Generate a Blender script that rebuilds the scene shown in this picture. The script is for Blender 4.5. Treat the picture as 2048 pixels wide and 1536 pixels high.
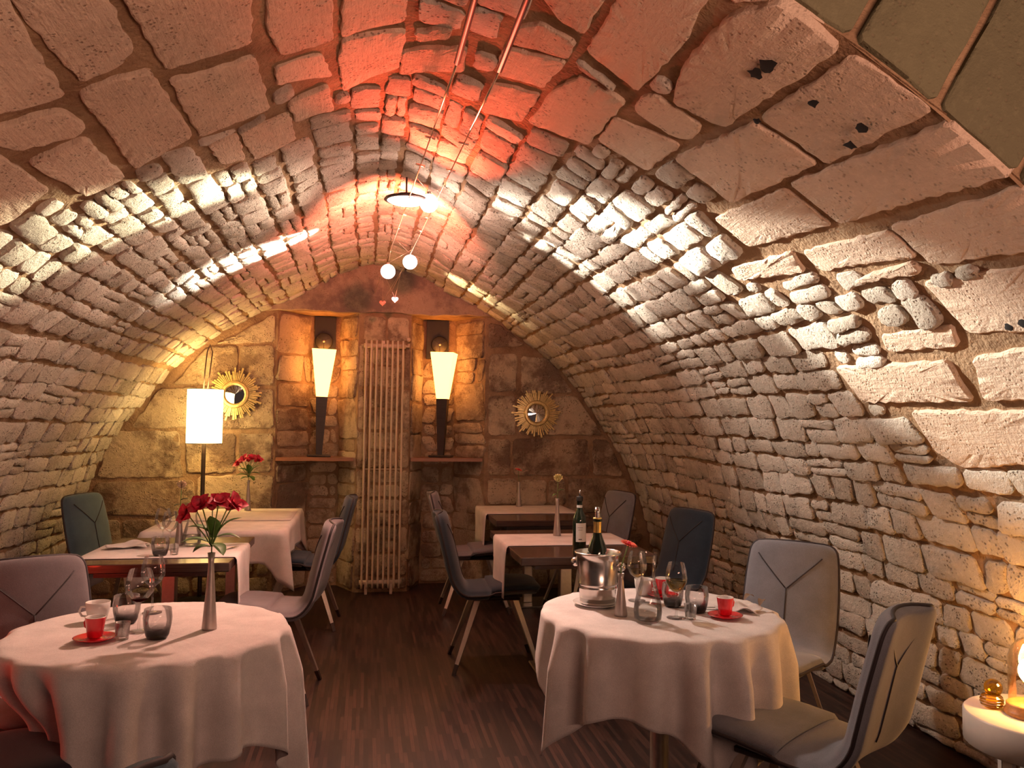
import bpy, math, random
from mathutils import Vector, Matrix

for o in list(bpy.data.objects):
    bpy.data.objects.remove(o)
SC = bpy.context.scene
COL = SC.collection
PI = math.pi
rnd = random.Random(7)

# ------------------------------------------------------------------ camera
EYE = Vector((0, 0, 1.45))
CR = Vector((0.98447415, -0.17510499, 0.01220229))
CU = Vector((-0.02059185, -0.04617495, 0.99872111))
CF = Vector((0.17431761, 0.98346638, 0.04906378))
cam = bpy.data.cameras.new('camera')
cam.sensor_width = 36.0
cam.lens = 1640.0 / 2048 * 36
cam.clip_start = 0.02
camo = bpy.data.objects.new('camera', cam)
m = Matrix.Identity(4)
for i in range(3):
    m[i][0], m[i][1], m[i][2], m[i][3] = CR[i], CU[i], -CF[i], EYE[i]
camo.matrix_world = m
COL.objects.link(camo)
SC.camera = camo
SC.view_settings.view_transform = 'Standard'
SC.view_settings.look = 'None'
SC.view_settings.gamma = 1
SC.view_settings.use_curve_mapping = False
SC.view_settings.exposure = 0.22
SC.cycles.use_denoising = True
SC.cycles.transparent_max_bounces = 20
SC.cycles.max_bounces = 6
SC.cycles.caustics_reflective = False
SC.cycles.caustics_refractive = False

# ------------------------------------------------------------------ world and room light
w = bpy.data.worlds.new('world')
SC.world = w
w.use_nodes = True
w.node_tree.nodes['Background'].inputs[0].default_value = (1.0, 0.60, 0.48, 1)
w.node_tree.nodes['Background'].inputs[1].default_value = 0.045

def light(name, typ, loc, power, col, aim=None, size=0.03, spot=None, blend=0.5, size_y=None, parent=None):
    d = bpy.data.lights.new(name, typ)
    d.energy = power
    d.color = col
    if typ == 'AREA':
        d.size = size
        if size_y:
            d.shape = 'RECTANGLE'; d.size_y = size_y
    else:
        d.shadow_soft_size = size
    if typ == 'SPOT':
        d.spot_size = math.radians(spot); d.spot_blend = blend
    o = bpy.data.objects.new(name, d)
    o.location = loc
    if aim is not None:
        o.rotation_euler = (Vector(aim) - Vector(loc)).to_track_quat('-Z', 'Y').to_euler()
    COL.objects.link(o)
    return o

PINK = (1.0, 0.60, 0.47)
SALMON = (1.0, 0.52, 0.39)
# unseen warm uplight added behind the camera to brighten the near vault
light('near_vault_fill', 'AREA', (1.35, -0.5, 1.5), 66, (1.0, 0.54, 0.38), aim=(0.6, 0.9, 4.1), size=1.4, size_y=0.5)
# yellow-green lamp of the adjoining room, above the arch
light('front_room_green_lamp', 'POINT', (2.0, 0.7, 3.1), 0.7, (0.95, 1.0, 0.40), size=0.1)
# halogen spots on the cable track, throwing white light on the vault
WHITE = (1.0, 0.93, 0.80)
light('track_spot', 'SPOT', (0.30, 4.20, 2.52), 640, WHITE, aim=(1.60, 3.02, 2.04), size=0.02, spot=30, blend=0.7)
light('track_spot', 'SPOT', (0.34, 4.45, 2.54), 190, WHITE, aim=(1.20, 4.45, 2.32), size=0.02, spot=24, blend=0.7)
light('track_spot', 'SPOT', (0.18, 4.30, 2.54), 400, (1.0, 0.95, 0.66), aim=(-1.05, 3.60, 2.28), size=0.02, spot=30, blend=0.7)
light('track_spot', 'SPOT', (0.13, 5.30, 2.55), 560, WHITE, aim=(-0.62, 5.22, 2.52), size=0.02, spot=32, blend=0.7)
light('track_spot', 'SPOT', (0.15, 6.35, 2.48), 90, (1.0, 0.80, 0.42), aim=(0.85, 6.45, 2.52), size=0.02, spot=34, blend=0.7)
light('track_red_spot', 'SPOT', (0.30, 4.25, 2.46), 190, (1.0, 0.10, 0.045), aim=(0.30, 3.50, 2.80), size=0.03, spot=70, blend=1.0)
light('track_red_spot', 'SPOT', (0.27, 4.6, 2.46), 170, (1.0, 0.20, 0.11), aim=(0.15, 5.0, 2.80), size=0.03, spot=130, blend=1.0)
# the same halogens shining down into the room
light('track_downlight', 'SPOT', (0.31, 4.38, 2.57), 180, SALMON, aim=(-0.7, 3.0, 0.0), size=0.05, spot=86, blend=0.7)
light('track_downlight', 'SPOT', (0.20, 5.58, 2.42), 42, SALMON, aim=(0.2, 5.0, 0.0), size=0.05, spot=100, blend=0.7)
light('wall_fill', 'SPOT', (0.33, 4.30, 2.52), 100, (1.0, 0.86, 0.74), aim=(2.1, 3.0, 1.0), size=0.04, spot=105, blend=0.8)  # wide fill added to brighten the right wall, no fixture of its own
light('wall_fill', 'SPOT', (0.25, 4.36, 2.52), 55, (1.0, 0.78, 0.60), aim=(-2.0, 3.9, 1.3), size=0.04, spot=105, blend=0.8)  # matching fill added for the left wall
# red lantern of the bar corner, out of frame at the left
light('red_lantern', 'POINT', (-1.75, 2.72, 0.55), 6, (1.0, 0.05, 0.02), size=0.08)

# ------------------------------------------------------------------ helpers
def new_mesh(name, verts, faces, mat=None, smooth=True):
    me = bpy.data.meshes.new(name)
    me.from_pydata([tuple(v) for v in verts], [], faces)
    if smooth:
        me.polygons.foreach_set('use_smooth', [True] * len(me.polygons))
    if mat:
        me.materials.append(mat)
    me.update()
    return me

def link(name, me, parent=None, loc=(0, 0, 0), rot=(0, 0, 0), scale=None):
    o = bpy.data.objects.new(name, me)
    o.location = loc
    o.rotation_euler = rot
    if scale:
        o.scale = scale
    COL.objects.link(o)
    if parent:
        o.parent = parent
    return o

def obj(name, geo, mat, parent=None, loc=(0, 0, 0), rot=(0, 0, 0), smooth=True):
    return link(name, new_mesh(name, geo[0], geo[1], mat, smooth), parent, loc, rot)

def tag(o, label, cat, group=None):
    o['label'] = label
    o['category'] = cat
    if group:
        o['group'] = group
    return o

def thing(name, label, cat, loc=(0, 0, 0), rz=0.0, group=None):
    o = bpy.data.objects.new(name, None)
    o.empty_display_size = 0.05
    o.location = loc
    o.rotation_euler = (0, 0, rz)
    COL.objects.link(o)
    return tag(o, label, cat, group)

def copy_tree(o, parent=None):
    c = o.copy()
    COL.objects.link(c)
    if parent:
        c.parent = parent
    for ch in list(o.children):
        copy_tree(ch, c)
    return c

def struct(o):
    o['kind'] = 'structure'
    return o

def join(*gs):
    V, F = [], []
    for v, f in gs:
        n = len(V)
        V += list(v)
        F += [tuple(i + n for i in q) for q in f]
    return V, F

def box(x0, x1, y0, y1, z0, z1):
    v = [(x, y, z) for x in (x0, x1) for y in (y0, y1) for z in (z0, z1)]
    f = [(0, 1, 3, 2), (4, 6, 7, 5), (0, 4, 5, 1), (2, 3, 7, 6), (0, 2, 6, 4), (1, 5, 7, 3)]
    return v, f

def bbox(x0, x1, y0, y1, z0, z1, b=0.006):
    """box with chamfered edges"""
    xs, ys, zs = (x0, x1), (y0, y1), (z0, z1)
    V = []
    idx = {}
    for i in (0, 1):
        for j in (0, 1):
            for k in (0, 1):
                sx, sy, sz = (1 if i == 0 else -1), (1 if j == 0 else -1), (1 if k == 0 else -1)
                for a, d in enumerate(((0, sy * b, sz * b), (sx * b, 0, sz * b), (sx * b, sy * b, 0))):
                    idx[(i, j, k, a)] = len(V)
                    V.append((xs[i] + d[0], ys[j] + d[1], zs[k] + d[2]))
    F = []
    g = lambda i, j, k, a: idx[(i, j, k, a)]
    for i in (0, 1):
        q = [g(i, 0, 0, 0), g(i, 1, 0, 0), g(i, 1, 1, 0), g(i, 0, 1, 0)]
        F.append(tuple(q if i else q[::-1]))
        q = [g(0, i, 0, 1), g(1, i, 0, 1), g(1, i, 1, 1), g(0, i, 1, 1)]
        F.append(tuple(q[::-1] if i else q))
        q = [g(0, 0, i, 2), g(1, 0, i, 2), g(1, 1, i, 2), g(0, 1, i, 2)]
        F.append(tuple(q if i else q[::-1]))
    for i in (0, 1):
        for j in (0, 1):
            F.append((g(i, j, 0, 0), g(i, j, 1, 0), g(i, j, 1, 1), g(i, j, 0, 1)))
            F.append((g(i, 0, j, 0), g(i, 1, j, 0), g(i, 1, j, 2), g(i, 0, j, 2)))
            F.append((g(0, i, j, 1), g(1, i, j, 1), g(1, i, j, 2), g(0, i, j, 2)))
            for k in (0, 1):
                F.append((g(i, j, k, 0), g(i, j, k, 1), g(i, j, k, 2)))
    return V, F

def lathe(prof, n=28, cap0=False, cap1=False, ph=0.0):
    V, F = [], []
    for r, z in prof:
        for i in range(n):
            a = 2 * PI * i / n + ph
            V.append((r * math.cos(a), r * math.sin(a), z))
    for k in range(len(prof) - 1):
        for i in range(n):
            j = (i + 1) % n
            F.append((k * n + i, k * n + j, (k + 1) * n + j, (k + 1) * n + i))
    if cap0:
        F.append(tuple(range(n))[::-1])
    if cap1:
        k = (len(prof) - 1) * n
        F.append(tuple(range(k, k + n)))
    return V, F

def tube(pts, r, n=8, closed=False, r2=None):
    pts = [Vector(p) for p in pts]
    V, F = [], []
    N = len(pts)
    up = None
    for i, p in enumerate(pts):
        if closed:
            t = pts[(i + 1) % N] - pts[i - 1]
        else:
            t = pts[min(i + 1, N - 1)] - pts[max(i - 1, 0)]
        t.normalize()
        if up is None:
            up = Vector((0, 0, 1)) if abs(t.z) < 0.9 else Vector((1, 0, 0))
        a = t.cross(up)
        if a.length < 1e-6:
            a = t.orthogonal()
        a.normalize()
        b = a.cross(t)
        up = b
        rr = r if r2 is None else r + (r2 - r) * i / max(1, N - 1)
        for k in range(n):
            q = 2 * PI * k / n
            V.append(p + a * rr * math.cos(q) + b * rr * math.sin(q))
    M = N if closed else N - 1
    for i in range(M):
        for k in range(n):
            j = (i + 1) % N
            l = (k + 1) % n
            F.append((i * n + k, i * n + l, j * n + l, j * n + k))
    if not closed:
        F.append(tuple(range(n))[::-1])
        F.append(tuple(range((N - 1) * n, N * n)))
    return V, F

def ball(r, c=(0, 0, 0), n=14, m=9, sz=1.0):
    V, F = [], []
    for j in range(1, m):
        t = PI * j / m
        for i in range(n):
            a = 2 * PI * i / n
            V.append((c[0] + r * math.sin(t) * math.cos(a), c[1] + r * math.sin(t) * math.sin(a), c[2] + sz * r * math.cos(t)))
    for j in range(m - 2):
        for i in range(n):
            k = (i + 1) % n
            F.append((j * n + i, (j + 1) * n + i, (j + 1) * n + k, j * n + k))
    a = len(V)
    V += [(c[0], c[1], c[2] + sz * r), (c[0], c[1], c[2] - sz * r)]
    for i in range(n):
        k = (i + 1) % n
        F.append((a, i, k))
        F.append((a + 1, (m - 2) * n + k, (m - 2) * n + i))
    return V, F

def moved(g, d):
    return [(v[0] + d[0], v[1] + d[1], v[2] + d[2]) for v in g[0]], g[1]

def xf(g, M):
    return [tuple(M @ Vector(v)) for v in g[0]], g[1]

def beam(p0, p1, w0, t0, w1, t1, side):
    """tapered flat bar from p0 to p1; side = direction of its width"""
    p0, p1 = Vector(p0), Vector(p1)
    d = (p1 - p0).normalized()
    s = Vector(side)
    s = (s - d * s.dot(d)).normalized()
    t = d.cross(s)
    V = []
    for p, wd, th in ((p0, w0, t0), (p1, w1, t1)):
        for a, b in ((-1, -1), (1, -1), (1, 1), (-1, 1)):
            V.append(p + s * wd * a / 2 + t * th * b / 2)
    return V, [(3, 2, 1, 0), (4, 5, 6, 7), (0, 1, 5, 4), (1, 2, 6, 5), (2, 3, 7, 6), (3, 0, 4, 7)]

# ------------------------------------------------------------------ materials
def mat(name):
    mt = bpy.data.materials.new(name)
    mt.use_nodes = True
    return mt, mt.node_tree, mt.node_tree.nodes['Principled BSDF']

def nd(nt, typ, **kw):
    n = nt.nodes.new(typ)
    for k, v in kw.items():
        setattr(n, k, v)
    return n

def noise(nt, vec, scale, detail=4, rough=0.6):
    n = nd(nt, 'ShaderNodeTexNoise')
    n.inputs['Scale'].default_value = scale
    n.inputs['Detail'].default_value = detail
    n.inputs['Roughness'].default_value = rough
    nt.links.new(vec, n.inputs['Vector'])
    return n.outputs['Fac']

def ramp(nt, fac, stops):
    r = nd(nt, 'ShaderNodeValToRGB')
    e = r.color_ramp.elements
    while len(e) > 1:
        e.remove(e[-1])
    e[0].position = stops[0][0]
    e[0].color = (*stops[0][1], 1)
    for p, c in stops[1:]:
        x = e.new(p)
        x.color = (*c, 1)
    nt.links.new(fac, r.inputs['Fac'])
    return r.outputs['Color']

def mix(nt, a, b, fac, blend='MIX'):
    n = nd(nt, 'ShaderNodeMix', data_type='RGBA', blend_type=blend)
    for s, v in ((n.inputs[0], fac), (n.inputs[6], a), (n.inputs[7], b)):
        if hasattr(v, 'links'):
            nt.links.new(v, s)
        else:
            s.default_value = v if isinstance(v, (int, float)) else (*v, 1)
    return n.outputs[2]

def math_n(nt, op, a, b=0.0):
    n = nd(nt, 'ShaderNodeMath', operation=op)
    for s, v in ((n.inputs[0], a), (n.inputs[1], b)):
        if hasattr(v, 'links'):
            nt.links.new(v, s)
        else:
            s.default_value = v
    return n.outputs[0]

def bump(nt, bs, h, strength, dist):
    b = nd(nt, 'ShaderNodeBump')
    b.inputs['Strength'].default_value = strength
    b.inputs['Distance'].default_value = dist
    nt.links.new(h, b.inputs['Height'])
    nt.links.new(b.outputs[0], bs.inputs['Normal'])

def position(nt):
    return nd(nt, 'ShaderNodeNewGeometry').outputs['Position']

def plain(name, col, rough=0.5, metal=0.0, var=0.12, scale=30.0, bmp=0.0, coat=0.0, sheen=0.0):
    mt, nt, bs = mat(name)
    p = nd(nt, 'ShaderNodeTexCoord').outputs['Object']
    f = noise(nt, p, scale, 3)
    c = ramp(nt, f, [(0.3, tuple(x * (1 - var) for x in col)), (0.7, tuple(min(1, x * (1 + var)) for x in col))])
    nt.links.new(c, bs.inputs['Base Color'])
    bs.inputs['Roughness'].default_value = rough
    bs.inputs['Metallic'].default_value = metal
    if coat:
        bs.inputs['Coat Weight'].default_value = coat
    if sheen:
        bs.inputs['Sheen Weight'].default_value = sheen
    if bmp:
        bump(nt, bs, noise(nt, p, scale * 6, 2), bmp, 0.004)
    return mt

def glow(name, col, strength, base=(0.8, 0.7, 0.5)):
    mt, nt, bs = mat(name)
    p = nd(nt, 'ShaderNodeTexCoord').outputs['Object']
    c = ramp(nt, noise(nt, p, 20, 2), [(0.2, tuple(x * 0.92 for x in base)), (0.8, base)])
    nt.links.new(c, bs.inputs['Base Color'])
    bs.inputs['Emission Color'].default_value = (*col, 1)
    bs.inputs['Emission Strength'].default_value = strength
    return mt

def glass(name, tint=(0.99, 0.99, 0.99), tint2=None, z0=0.0, z1=0.05, spec=0.35):
    """thin-walled glass: clear (or tinted) transmission plus mirror reflection by angle"""
    mt, nt, bs = mat(name)
    nt.nodes.remove(bs)
    out = nt.nodes['Material Output']
    tr = nd(nt, 'ShaderNodeBsdfTransparent')
    gl = nd(nt, 'ShaderNodeBsdfGlossy')
    gl.inputs['Roughness'].default_value = 0.03
    lw = nd(nt, 'ShaderNodeLayerWeight')
    lw.inputs['Blend'].default_value = spec
    mx = nd(nt, 'ShaderNodeMixShader')
    nt.links.new(math_n(nt, 'MULTIPLY', lw.outputs['Fresnel'], 0.75), mx.inputs[0])
    nt.links.new(tr.outputs[0], mx.inputs[1])
    nt.links.new(gl.outputs[0], mx.inputs[2])
    nt.links.new(mx.outputs[0], out.inputs['Surface'])
    p = nd(nt, 'ShaderNodeTexCoord').outputs['Object']
    if tint2:
        sx = nd(nt, 'ShaderNodeSeparateXYZ')
        nt.links.new(p, sx.inputs[0])
        mr = nd(nt, 'ShaderNodeMapRange')
        mr.inputs[1].default_value = z0
        mr.inputs[2].default_value = z1
        nt.links.new(sx.outputs['Z'], mr.inputs[0])
        c = ramp(nt, mr.outputs[0], [(0.0, tint2), (1.0, tint)])
    else:
        c = ramp(nt, noise(nt, p, 8, 1), [(0.3, tuple(x * 0.97 for x in tint)), (0.7, tint)])
    nt.links.new(c, tr.inputs[0])
    return mt

def stone_mat(name, light_c, dark_c, pit=(0.22, 0.15, 0.10), pit_amt=0.75, stain=None, stain_amt=0.0, bmp=0.9, tooled=0.0):
    mt, nt, bs = mat(name)
    p = position(nt)
    oi = nd(nt, 'ShaderNodeObjectInfo').outputs['Random']
    isl = nd(nt, 'ShaderNodeNewGeometry').outputs['Random Per Island']
    r = math_n(nt, 'FRACT', math_n(nt, 'ADD', oi, isl))
    base = ramp(nt, r, [(0.0, dark_c), (0.35, tuple((a + b) / 2 for a, b in zip(light_c, dark_c))), (1.0, light_c)])
    n1 = noise(nt, p, 3.0, 5)
    base = mix(nt, base, tuple(x * 0.72 for x in dark_c), ramp(nt, n1, [(0.50, (0, 0, 0)), (0.72, (0.55,) * 3)]))
    n2 = noise(nt, p, 38.0, 6, 0.7)
    base = mix(nt, base, tuple(min(1, x * 1.15) for x in light_c), ramp(nt, n2, [(0.5, (0, 0, 0)), (0.75, (0.6,) * 3)]))
    if stain:
        n3 = noise(nt, p, 2.2, 7, 0.7)
        base = mix(nt, base, stain, ramp(nt, n3, [(0.47, (0, 0, 0)), (0.58, (stain_amt,) * 3)]))
    v = nd(nt, 'ShaderNodeTexVoronoi')
    v.inputs['Scale'].default_value = 60
    nt.links.new(p, v.inputs['Vector'])
    n4 = noise(nt, p, 12.0, 3)
    pits = ramp(nt, v.outputs['Distance'], [(0.16, (1, 1, 1)), (0.34, (0, 0, 0))])
    gate = ramp(nt, n4, [(0.46, (0, 0, 0)), (0.60, (1, 1, 1))])
    pm = mix(nt, pits, gate, 1.0, 'MULTIPLY')
    base = mix(nt, base, pit, mix(nt, (0, 0, 0), pm, pit_amt))
    nt.links.new(base, bs.inputs['Base Color'])
    bs.inputs['Roughness'].default_value = 0.92
    bs.inputs['Specular IOR Level'].default_value = 0.15
    n5 = noise(nt, p, 150.0, 3, 0.7)
    h = math_n(nt, 'SUBTRACT', math_n(nt, 'ADD', math_n(nt, 'ADD', n2, math_n(nt, 'MULTIPLY', n5, 0.35)), math_n(nt, 'MULTIPLY', n4, 0.8)), math_n(nt, 'MULTIPLY', pm, 0.7))
    if tooled:
        mp = nd(nt, 'ShaderNodeMapping')
        mp.inputs['Rotation'].default_value = (0.3, 0.5, 0.7)
        mp.inputs['Scale'].default_value = (110, 9, 40)
        nt.links.new(p, mp.inputs[0])
        h = math_n(nt, 'ADD', h, math_n(nt, 'MULTIPLY', noise(nt, mp.outputs[0], 1.0, 2), tooled))
    bump(nt, bs, h, bmp, 0.022)
    return mt

M_RUBBLE = stone_mat('pale_limestone_rubble', (0.82, 0.74, 0.64), (0.50, 0.43, 0.35))
M_ASHLAR = stone_mat('cut_limestone', (0.80, 0.63, 0.49), (0.66, 0.50, 0.38), pit_amt=0.6, bmp=0.6, tooled=0.55)
M_BACK = stone_mat('weathered_wall_limestone', (0.68, 0.55, 0.39), (0.44, 0.33, 0.22), stain=(0.13, 0.07, 0.05), stain_amt=0.75)
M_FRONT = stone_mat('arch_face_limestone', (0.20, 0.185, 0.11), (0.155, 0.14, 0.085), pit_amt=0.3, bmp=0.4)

def mortar_mat(name, a, b):
    mt, nt, bs = mat(name)
    p = position(nt)
    c = ramp(nt, noise(nt, p, 5, 5), [(0.3, a), (0.7, b)])
    nt.links.new(c, bs.inputs['Base Color'])
    bs.inputs['Roughness'].default_value = 0.95
    bs.inputs['Specular IOR Level'].default_value = 0.1
    h = math_n(nt, 'ADD', noise(nt, p, 60, 5), math_n(nt, 'MULTIPLY', noise(nt, p, 14, 3), 1.5))
    bump(nt, bs, h, 0.8, 0.015)
    return mt
M_MORTAR = mortar_mat('ochre_lime_mortar', (0.24, 0.145, 0.085), (0.46, 0.31, 0.19))
M_MORTAR_DARK = mortar_mat('dark_back_wall_mortar', (0.20, 0.12, 0.07), (0.42, 0.29, 0.18))
M_BEAM = stone_mat('lintel_plaster', (0.42, 0.32, 0.25), (0.34, 0.25, 0.19), stain=(0.10, 0.06, 0.07), stain_amt=0.6, bmp=0.4)

def floor_mat():
    mt, nt, bs = mat('dark_strip_parquet')
    p = position(nt)
    mp = nd(nt, 'ShaderNodeMapping')
    mp.inputs['Rotation'].default_value = (0, 0, PI / 2)
    nt.links.new(p, mp.inputs[0])
    b = nd(nt, 'ShaderNodeTexBrick')
    b.offset = 0.37
    b.inputs['Scale'].default_value = 1.0
    b.inputs['Brick Width'].default_value = 0.30
    b.inputs['Row Height'].default_value = 0.019
    b.inputs['Mortar Size'].default_value = 0.0010
    b.inputs['Color1'].default_value = (0.016, 0.006, 0.0045, 1)
    b.inputs['Color2'].default_value = (0.085, 0.037, 0.026, 1)
    b.inputs['Mortar'].default_value = (0.012, 0.005, 0.004, 1)
    b.inputs['Bias'].default_value = -0.25
    nt.links.new(mp.outputs[0], b.inputs['Vector'])
    st = nd(nt, 'ShaderNodeMapping')
    st.inputs['Scale'].default_value = (60, 3, 1)
    nt.links.new(p, st.inputs[0])
    g = noise(nt, st.outputs[0], 3, 4)
    c = mix(nt, b.outputs['Color'], ramp(nt, g, [(0.3, (0.45,) * 3), (0.7, (1,) * 3)]), 0.8, 'MULTIPLY')
    nt.links.new(c, bs.inputs['Base Color'])
    bs.inputs['Roughness'].default_value = 0.46
    bump(nt, bs, b.outputs['Fac'], 0.15, -0.002)
    return mt
M_FLOOR = floor_mat()

def fabric(name, col, sheen=0.25):
    mt, nt, bs = mat(name)
    p = nd(nt, 'ShaderNodeTexCoord').outputs['Object']
    f = noise(nt, p, 9, 5)
    g = noise(nt, p, 420, 2)
    c = ramp(nt, f, [(0.3, tuple(x * 0.85 for x in col)), (0.72, tuple(x * 1.12 for x in col))])
    c = mix(nt, c, ramp(nt, g, [(0.3, (0.78,) * 3), (0.7, (1.1,) * 3)]), 0.8, 'MULTIPLY')
    nt.links.new(c, bs.inputs['Base Color'])
    bs.inputs['Roughness'].default_value = 0.9
    bs.inputs['Sheen Weight'].default_value = sheen
    bs.inputs['Specular IOR Level'].default_value = 0.1
    bump(nt, bs, g, 0.25, 0.003)
    return mt
M_BLUE = fabric('petrol_blue_fabric', (0.026, 0.040, 0.060))
M_TEAL = fabric('lighter_petrol_blue_fabric', (0.075, 0.120, 0.155))
M_MAUVE = fabric('mauve_grey_fabric', (0.165, 0.140, 0.152))
M_GREY = fabric('dove_grey_fabric', (0.205, 0.210, 0.240))
M_DARK = fabric('dark_charcoal_fabric', (0.035, 0.030, 0.045))
M_PIPE = plain('dark_piping', (0.03, 0.022, 0.025), 0.7)
M_LINEN = fabric('white_tablecloth_linen', (0.74, 0.68, 0.66), 0.1)
M_RUNNER = fabric('white_runner_linen', (0.70, 0.63, 0.61), 0.1)

def wood_mat(name, a, b, rough=0.25, coat=0.3):
    mt, nt, bs = mat(name)
    p = nd(nt, 'ShaderNodeTexCoord').outputs['Object']
    mp = nd(nt, 'ShaderNodeMapping')
    mp.inputs['Scale'].default_value = (2, 30, 30)
    nt.links.new(p, mp.inputs[0])
    c = ramp(nt, noise(nt, mp.outputs[0], 3, 5), [(0.3, a), (0.7, b)])
    nt.links.new(c, bs.inputs['Base Color'])
    bs.inputs['Roughness'].default_value = rough
    bs.inputs['Coat Weight'].default_value = coat
    return mt
M_WENGE = wood_mat('dark_wenge_wood', (0.035, 0.016, 0.012), (0.075, 0.035, 0.025))
M_SHELF = wood_mat('orange_brown_shelf_wood', (0.22, 0.09, 0.045), (0.36, 0.16, 0.08), 0.4, 0.1)
M_BLACKWOOD = wood_mat('black_stained_wood', (0.018, 0.012, 0.010), (0.035, 0.022, 0.018), 0.35, 0.1)
M_STEEL = plain('brushed_steel', (0.62, 0.58, 0.54), 0.32, 1.0, 0.06, 60)
M_LEG = plain('champagne_metal_leg', (0.60, 0.52, 0.45), 0.42, 0.75, 0.06, 40)
M_FOOT = plain('dark_leg_foot', (0.04, 0.025, 0.02), 0.5)
M_CHROME = plain('polished_steel', (0.66, 0.62, 0.59), 0.22, 1.0, 0.04, 12)
M_GOLD = plain('gilded_wood', (0.66, 0.50, 0.22), 0.38, 0.75, 0.25, 40)
M_MIRROR = plain('mirror_glass', (0.85, 0.85, 0.85), 0.02, 1.0, 0.01, 5)
M_RAD = plain('cream_radiator_enamel', (0.56, 0.44, 0.32), 0.35, 0.0, 0.06, 20)
M_BLACK = plain('black_panel', (0.012, 0.010, 0.010), 0.6)
M_FAN = plain('dark_grey_plastic', (0.022, 0.020, 0.020), 0.5)
M_RED = plain('red_glazed_ceramic', (0.72, 0.012, 0.025), 0.22, 0.0, 0.08, 10, coat=0.5)
M_WHITEC = plain('white_glazed_ceramic', (0.80, 0.77, 0.75), 0.25, 0.0, 0.03, 10, coat=0.4)
M_COFFEE = plain('coffee_dregs', (0.05, 0.02, 0.01), 0.3)
M_WHITE = plain('white_lacquer', (0.80, 0.76, 0.72), 0.35, 0.0, 0.04, 14)
M_GLASS = glass('clear_thin_glass')
M_SMOKE = glass('smoke_gradient_glass', (0.96, 0.95, 0.95), (0.10, 0.09, 0.10), 0.004, 0.042)
M_GREENG = plain('dark_green_bottle_glass', (0.010, 0.020, 0.010), 0.08, 0.0, 0.1, 10, coat=0.6)
M_WINE_R = glass('red_wine', (0.30, 0.03, 0.03), None, spec=0.2)
M_WINE_W = glass('white_wine', (0.85, 0.74, 0.42), None, spec=0.25)
M_WATER = glass('still_water', (0.90, 0.90, 0.88), None, spec=0.3)
M_FOIL = plain('gold_foil', (0.72, 0.50, 0.16), 0.35, 0.8, 0.15, 40)
M_PAPER = plain('paper_label', (0.72, 0.68, 0.66), 0.7, 0.0, 0.05, 30)
M_INK = plain('label_ink', (0.10, 0.08, 0.10), 0.7)
M_PETAL = plain('crimson_petal', (0.62, 0.018, 0.06), 0.55, 0.0, 0.45, 60)
M_CORAL = plain('coral_petal', (0.90, 0.16, 0.10), 0.55, 0.0, 0.2, 50)
M_ROSE = plain('pale_yellow_petal', (0.85, 0.80, 0.42), 0.6, 0.0, 0.1, 40)
M_ROSEW = plain('cream_rose_petal', (0.72, 0.60, 0.42), 0.6, 0.0, 0.15, 40)
M_LEAF = plain('green_leaf', (0.10, 0.22, 0.04), 0.5, 0.0, 0.4, 25)
M_STEM = plain('green_stem', (0.12, 0.20, 0.05), 0.5, 0.0, 0.2, 25)
M_DARKLEAF = plain('dark_leaf', (0.03, 0.05, 0.02), 0.5, 0.0, 0.3, 25)
M_VASE = plain('pewter_vase_metal', (0.42, 0.36, 0.33), 0.38, 0.6, 0.10, 25)
M_SHADE_Y = glow('warm_paper_lampshade', (1.0, 0.68, 0.25), 9.0)
M_SHADE_T = glow('amber_torch_lampshade', (1.0, 0.38, 0.085), 6.0)
M_BULB = glow('lit_opal_globe', (1.0, 0.74, 0.68), 3.2, (0.9, 0.85, 0.8))
M_DISC = glow('lit_white_reflector', (1.0, 0.85, 0.76), 2.4, (0.9, 0.85, 0.8))
M_HEART = plain('red_heart_glass', (0.80, 0.30, 0.22), 0.25, 0.0, 0.1, 10, coat=0.5)
M_HEART_L = glow('lit_red_heart_glass', (1.0, 0.42, 0.40), 6.0, (0.9, 0.3, 0.25))
M_FLAME = glow('lit_candle_bulb', (1.0, 0.43, 0.10), 200.0)
M_CABLE = plain('track_cable_metal', (0.70, 0.52, 0.38), 0.3, 0.9, 0.1, 60)
M_ROD = plain('dark_track_rod', (0.08, 0.05, 0.045), 0.5, 0.5)
M_AMBERG = glass('amber_glass', (0.95, 0.72, 0.12), None, spec=0.5)
M_HONEYW = wood_mat('honey_wood', (0.42, 0.18, 0.06), (0.62, 0.30, 0.10), 0.4, 0.1)
M_LED = glow('red_indicator', (1.0, 0.12, 0.05), 12.0)
M_SOOT = plain('soot', (0.012, 0.010, 0.012), 0.9)

# ------------------------------------------------------------------ the vault: profile, mapping
PROF = [(0,2.83),(0.3,2.755),(.55,2.62),(.87,2.46),(1.05,2.365),(1.27,2.22),(1.52,2.03),(1.75,1.81),(1.92,1.6),(2.06,1.4),(2.18,1.2),(2.31,.9),(2.41,.63),(2.46,.45),(2.56,0)]
XC = 0.1            # axis of the barrel vault
Y0, Y1 = 1.74, 7.2  # near arch face and end wall

def dense_profile():
    P = [(-PROF[1][0], PROF[1][1])] + PROF + [(2.66, -.45)]
    out = []
    for i in range(1, len(P) - 2):
        p0, p1, p2, p3 = [Vector(P[i + k]) for k in (-1, 0, 1, 2)]
        for k in range(12):
            t = k / 12
            out.append(.5 * ((2 * p1) + (p2 - p0) * t + (2 * p0 - 5 * p1 + 4 * p2 - p3) * t * t + (3 * p1 - p0 - 3 * p2 + p3) * t ** 3))
    out.append(Vector(P[-2]))
    return out
DP = dense_profile()
SS = [0.0]
for i in range(1, len(DP)):
    SS.append(SS[-1] + (DP[i] - DP[i - 1]).length)
SMAX = SS[-1]

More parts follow.
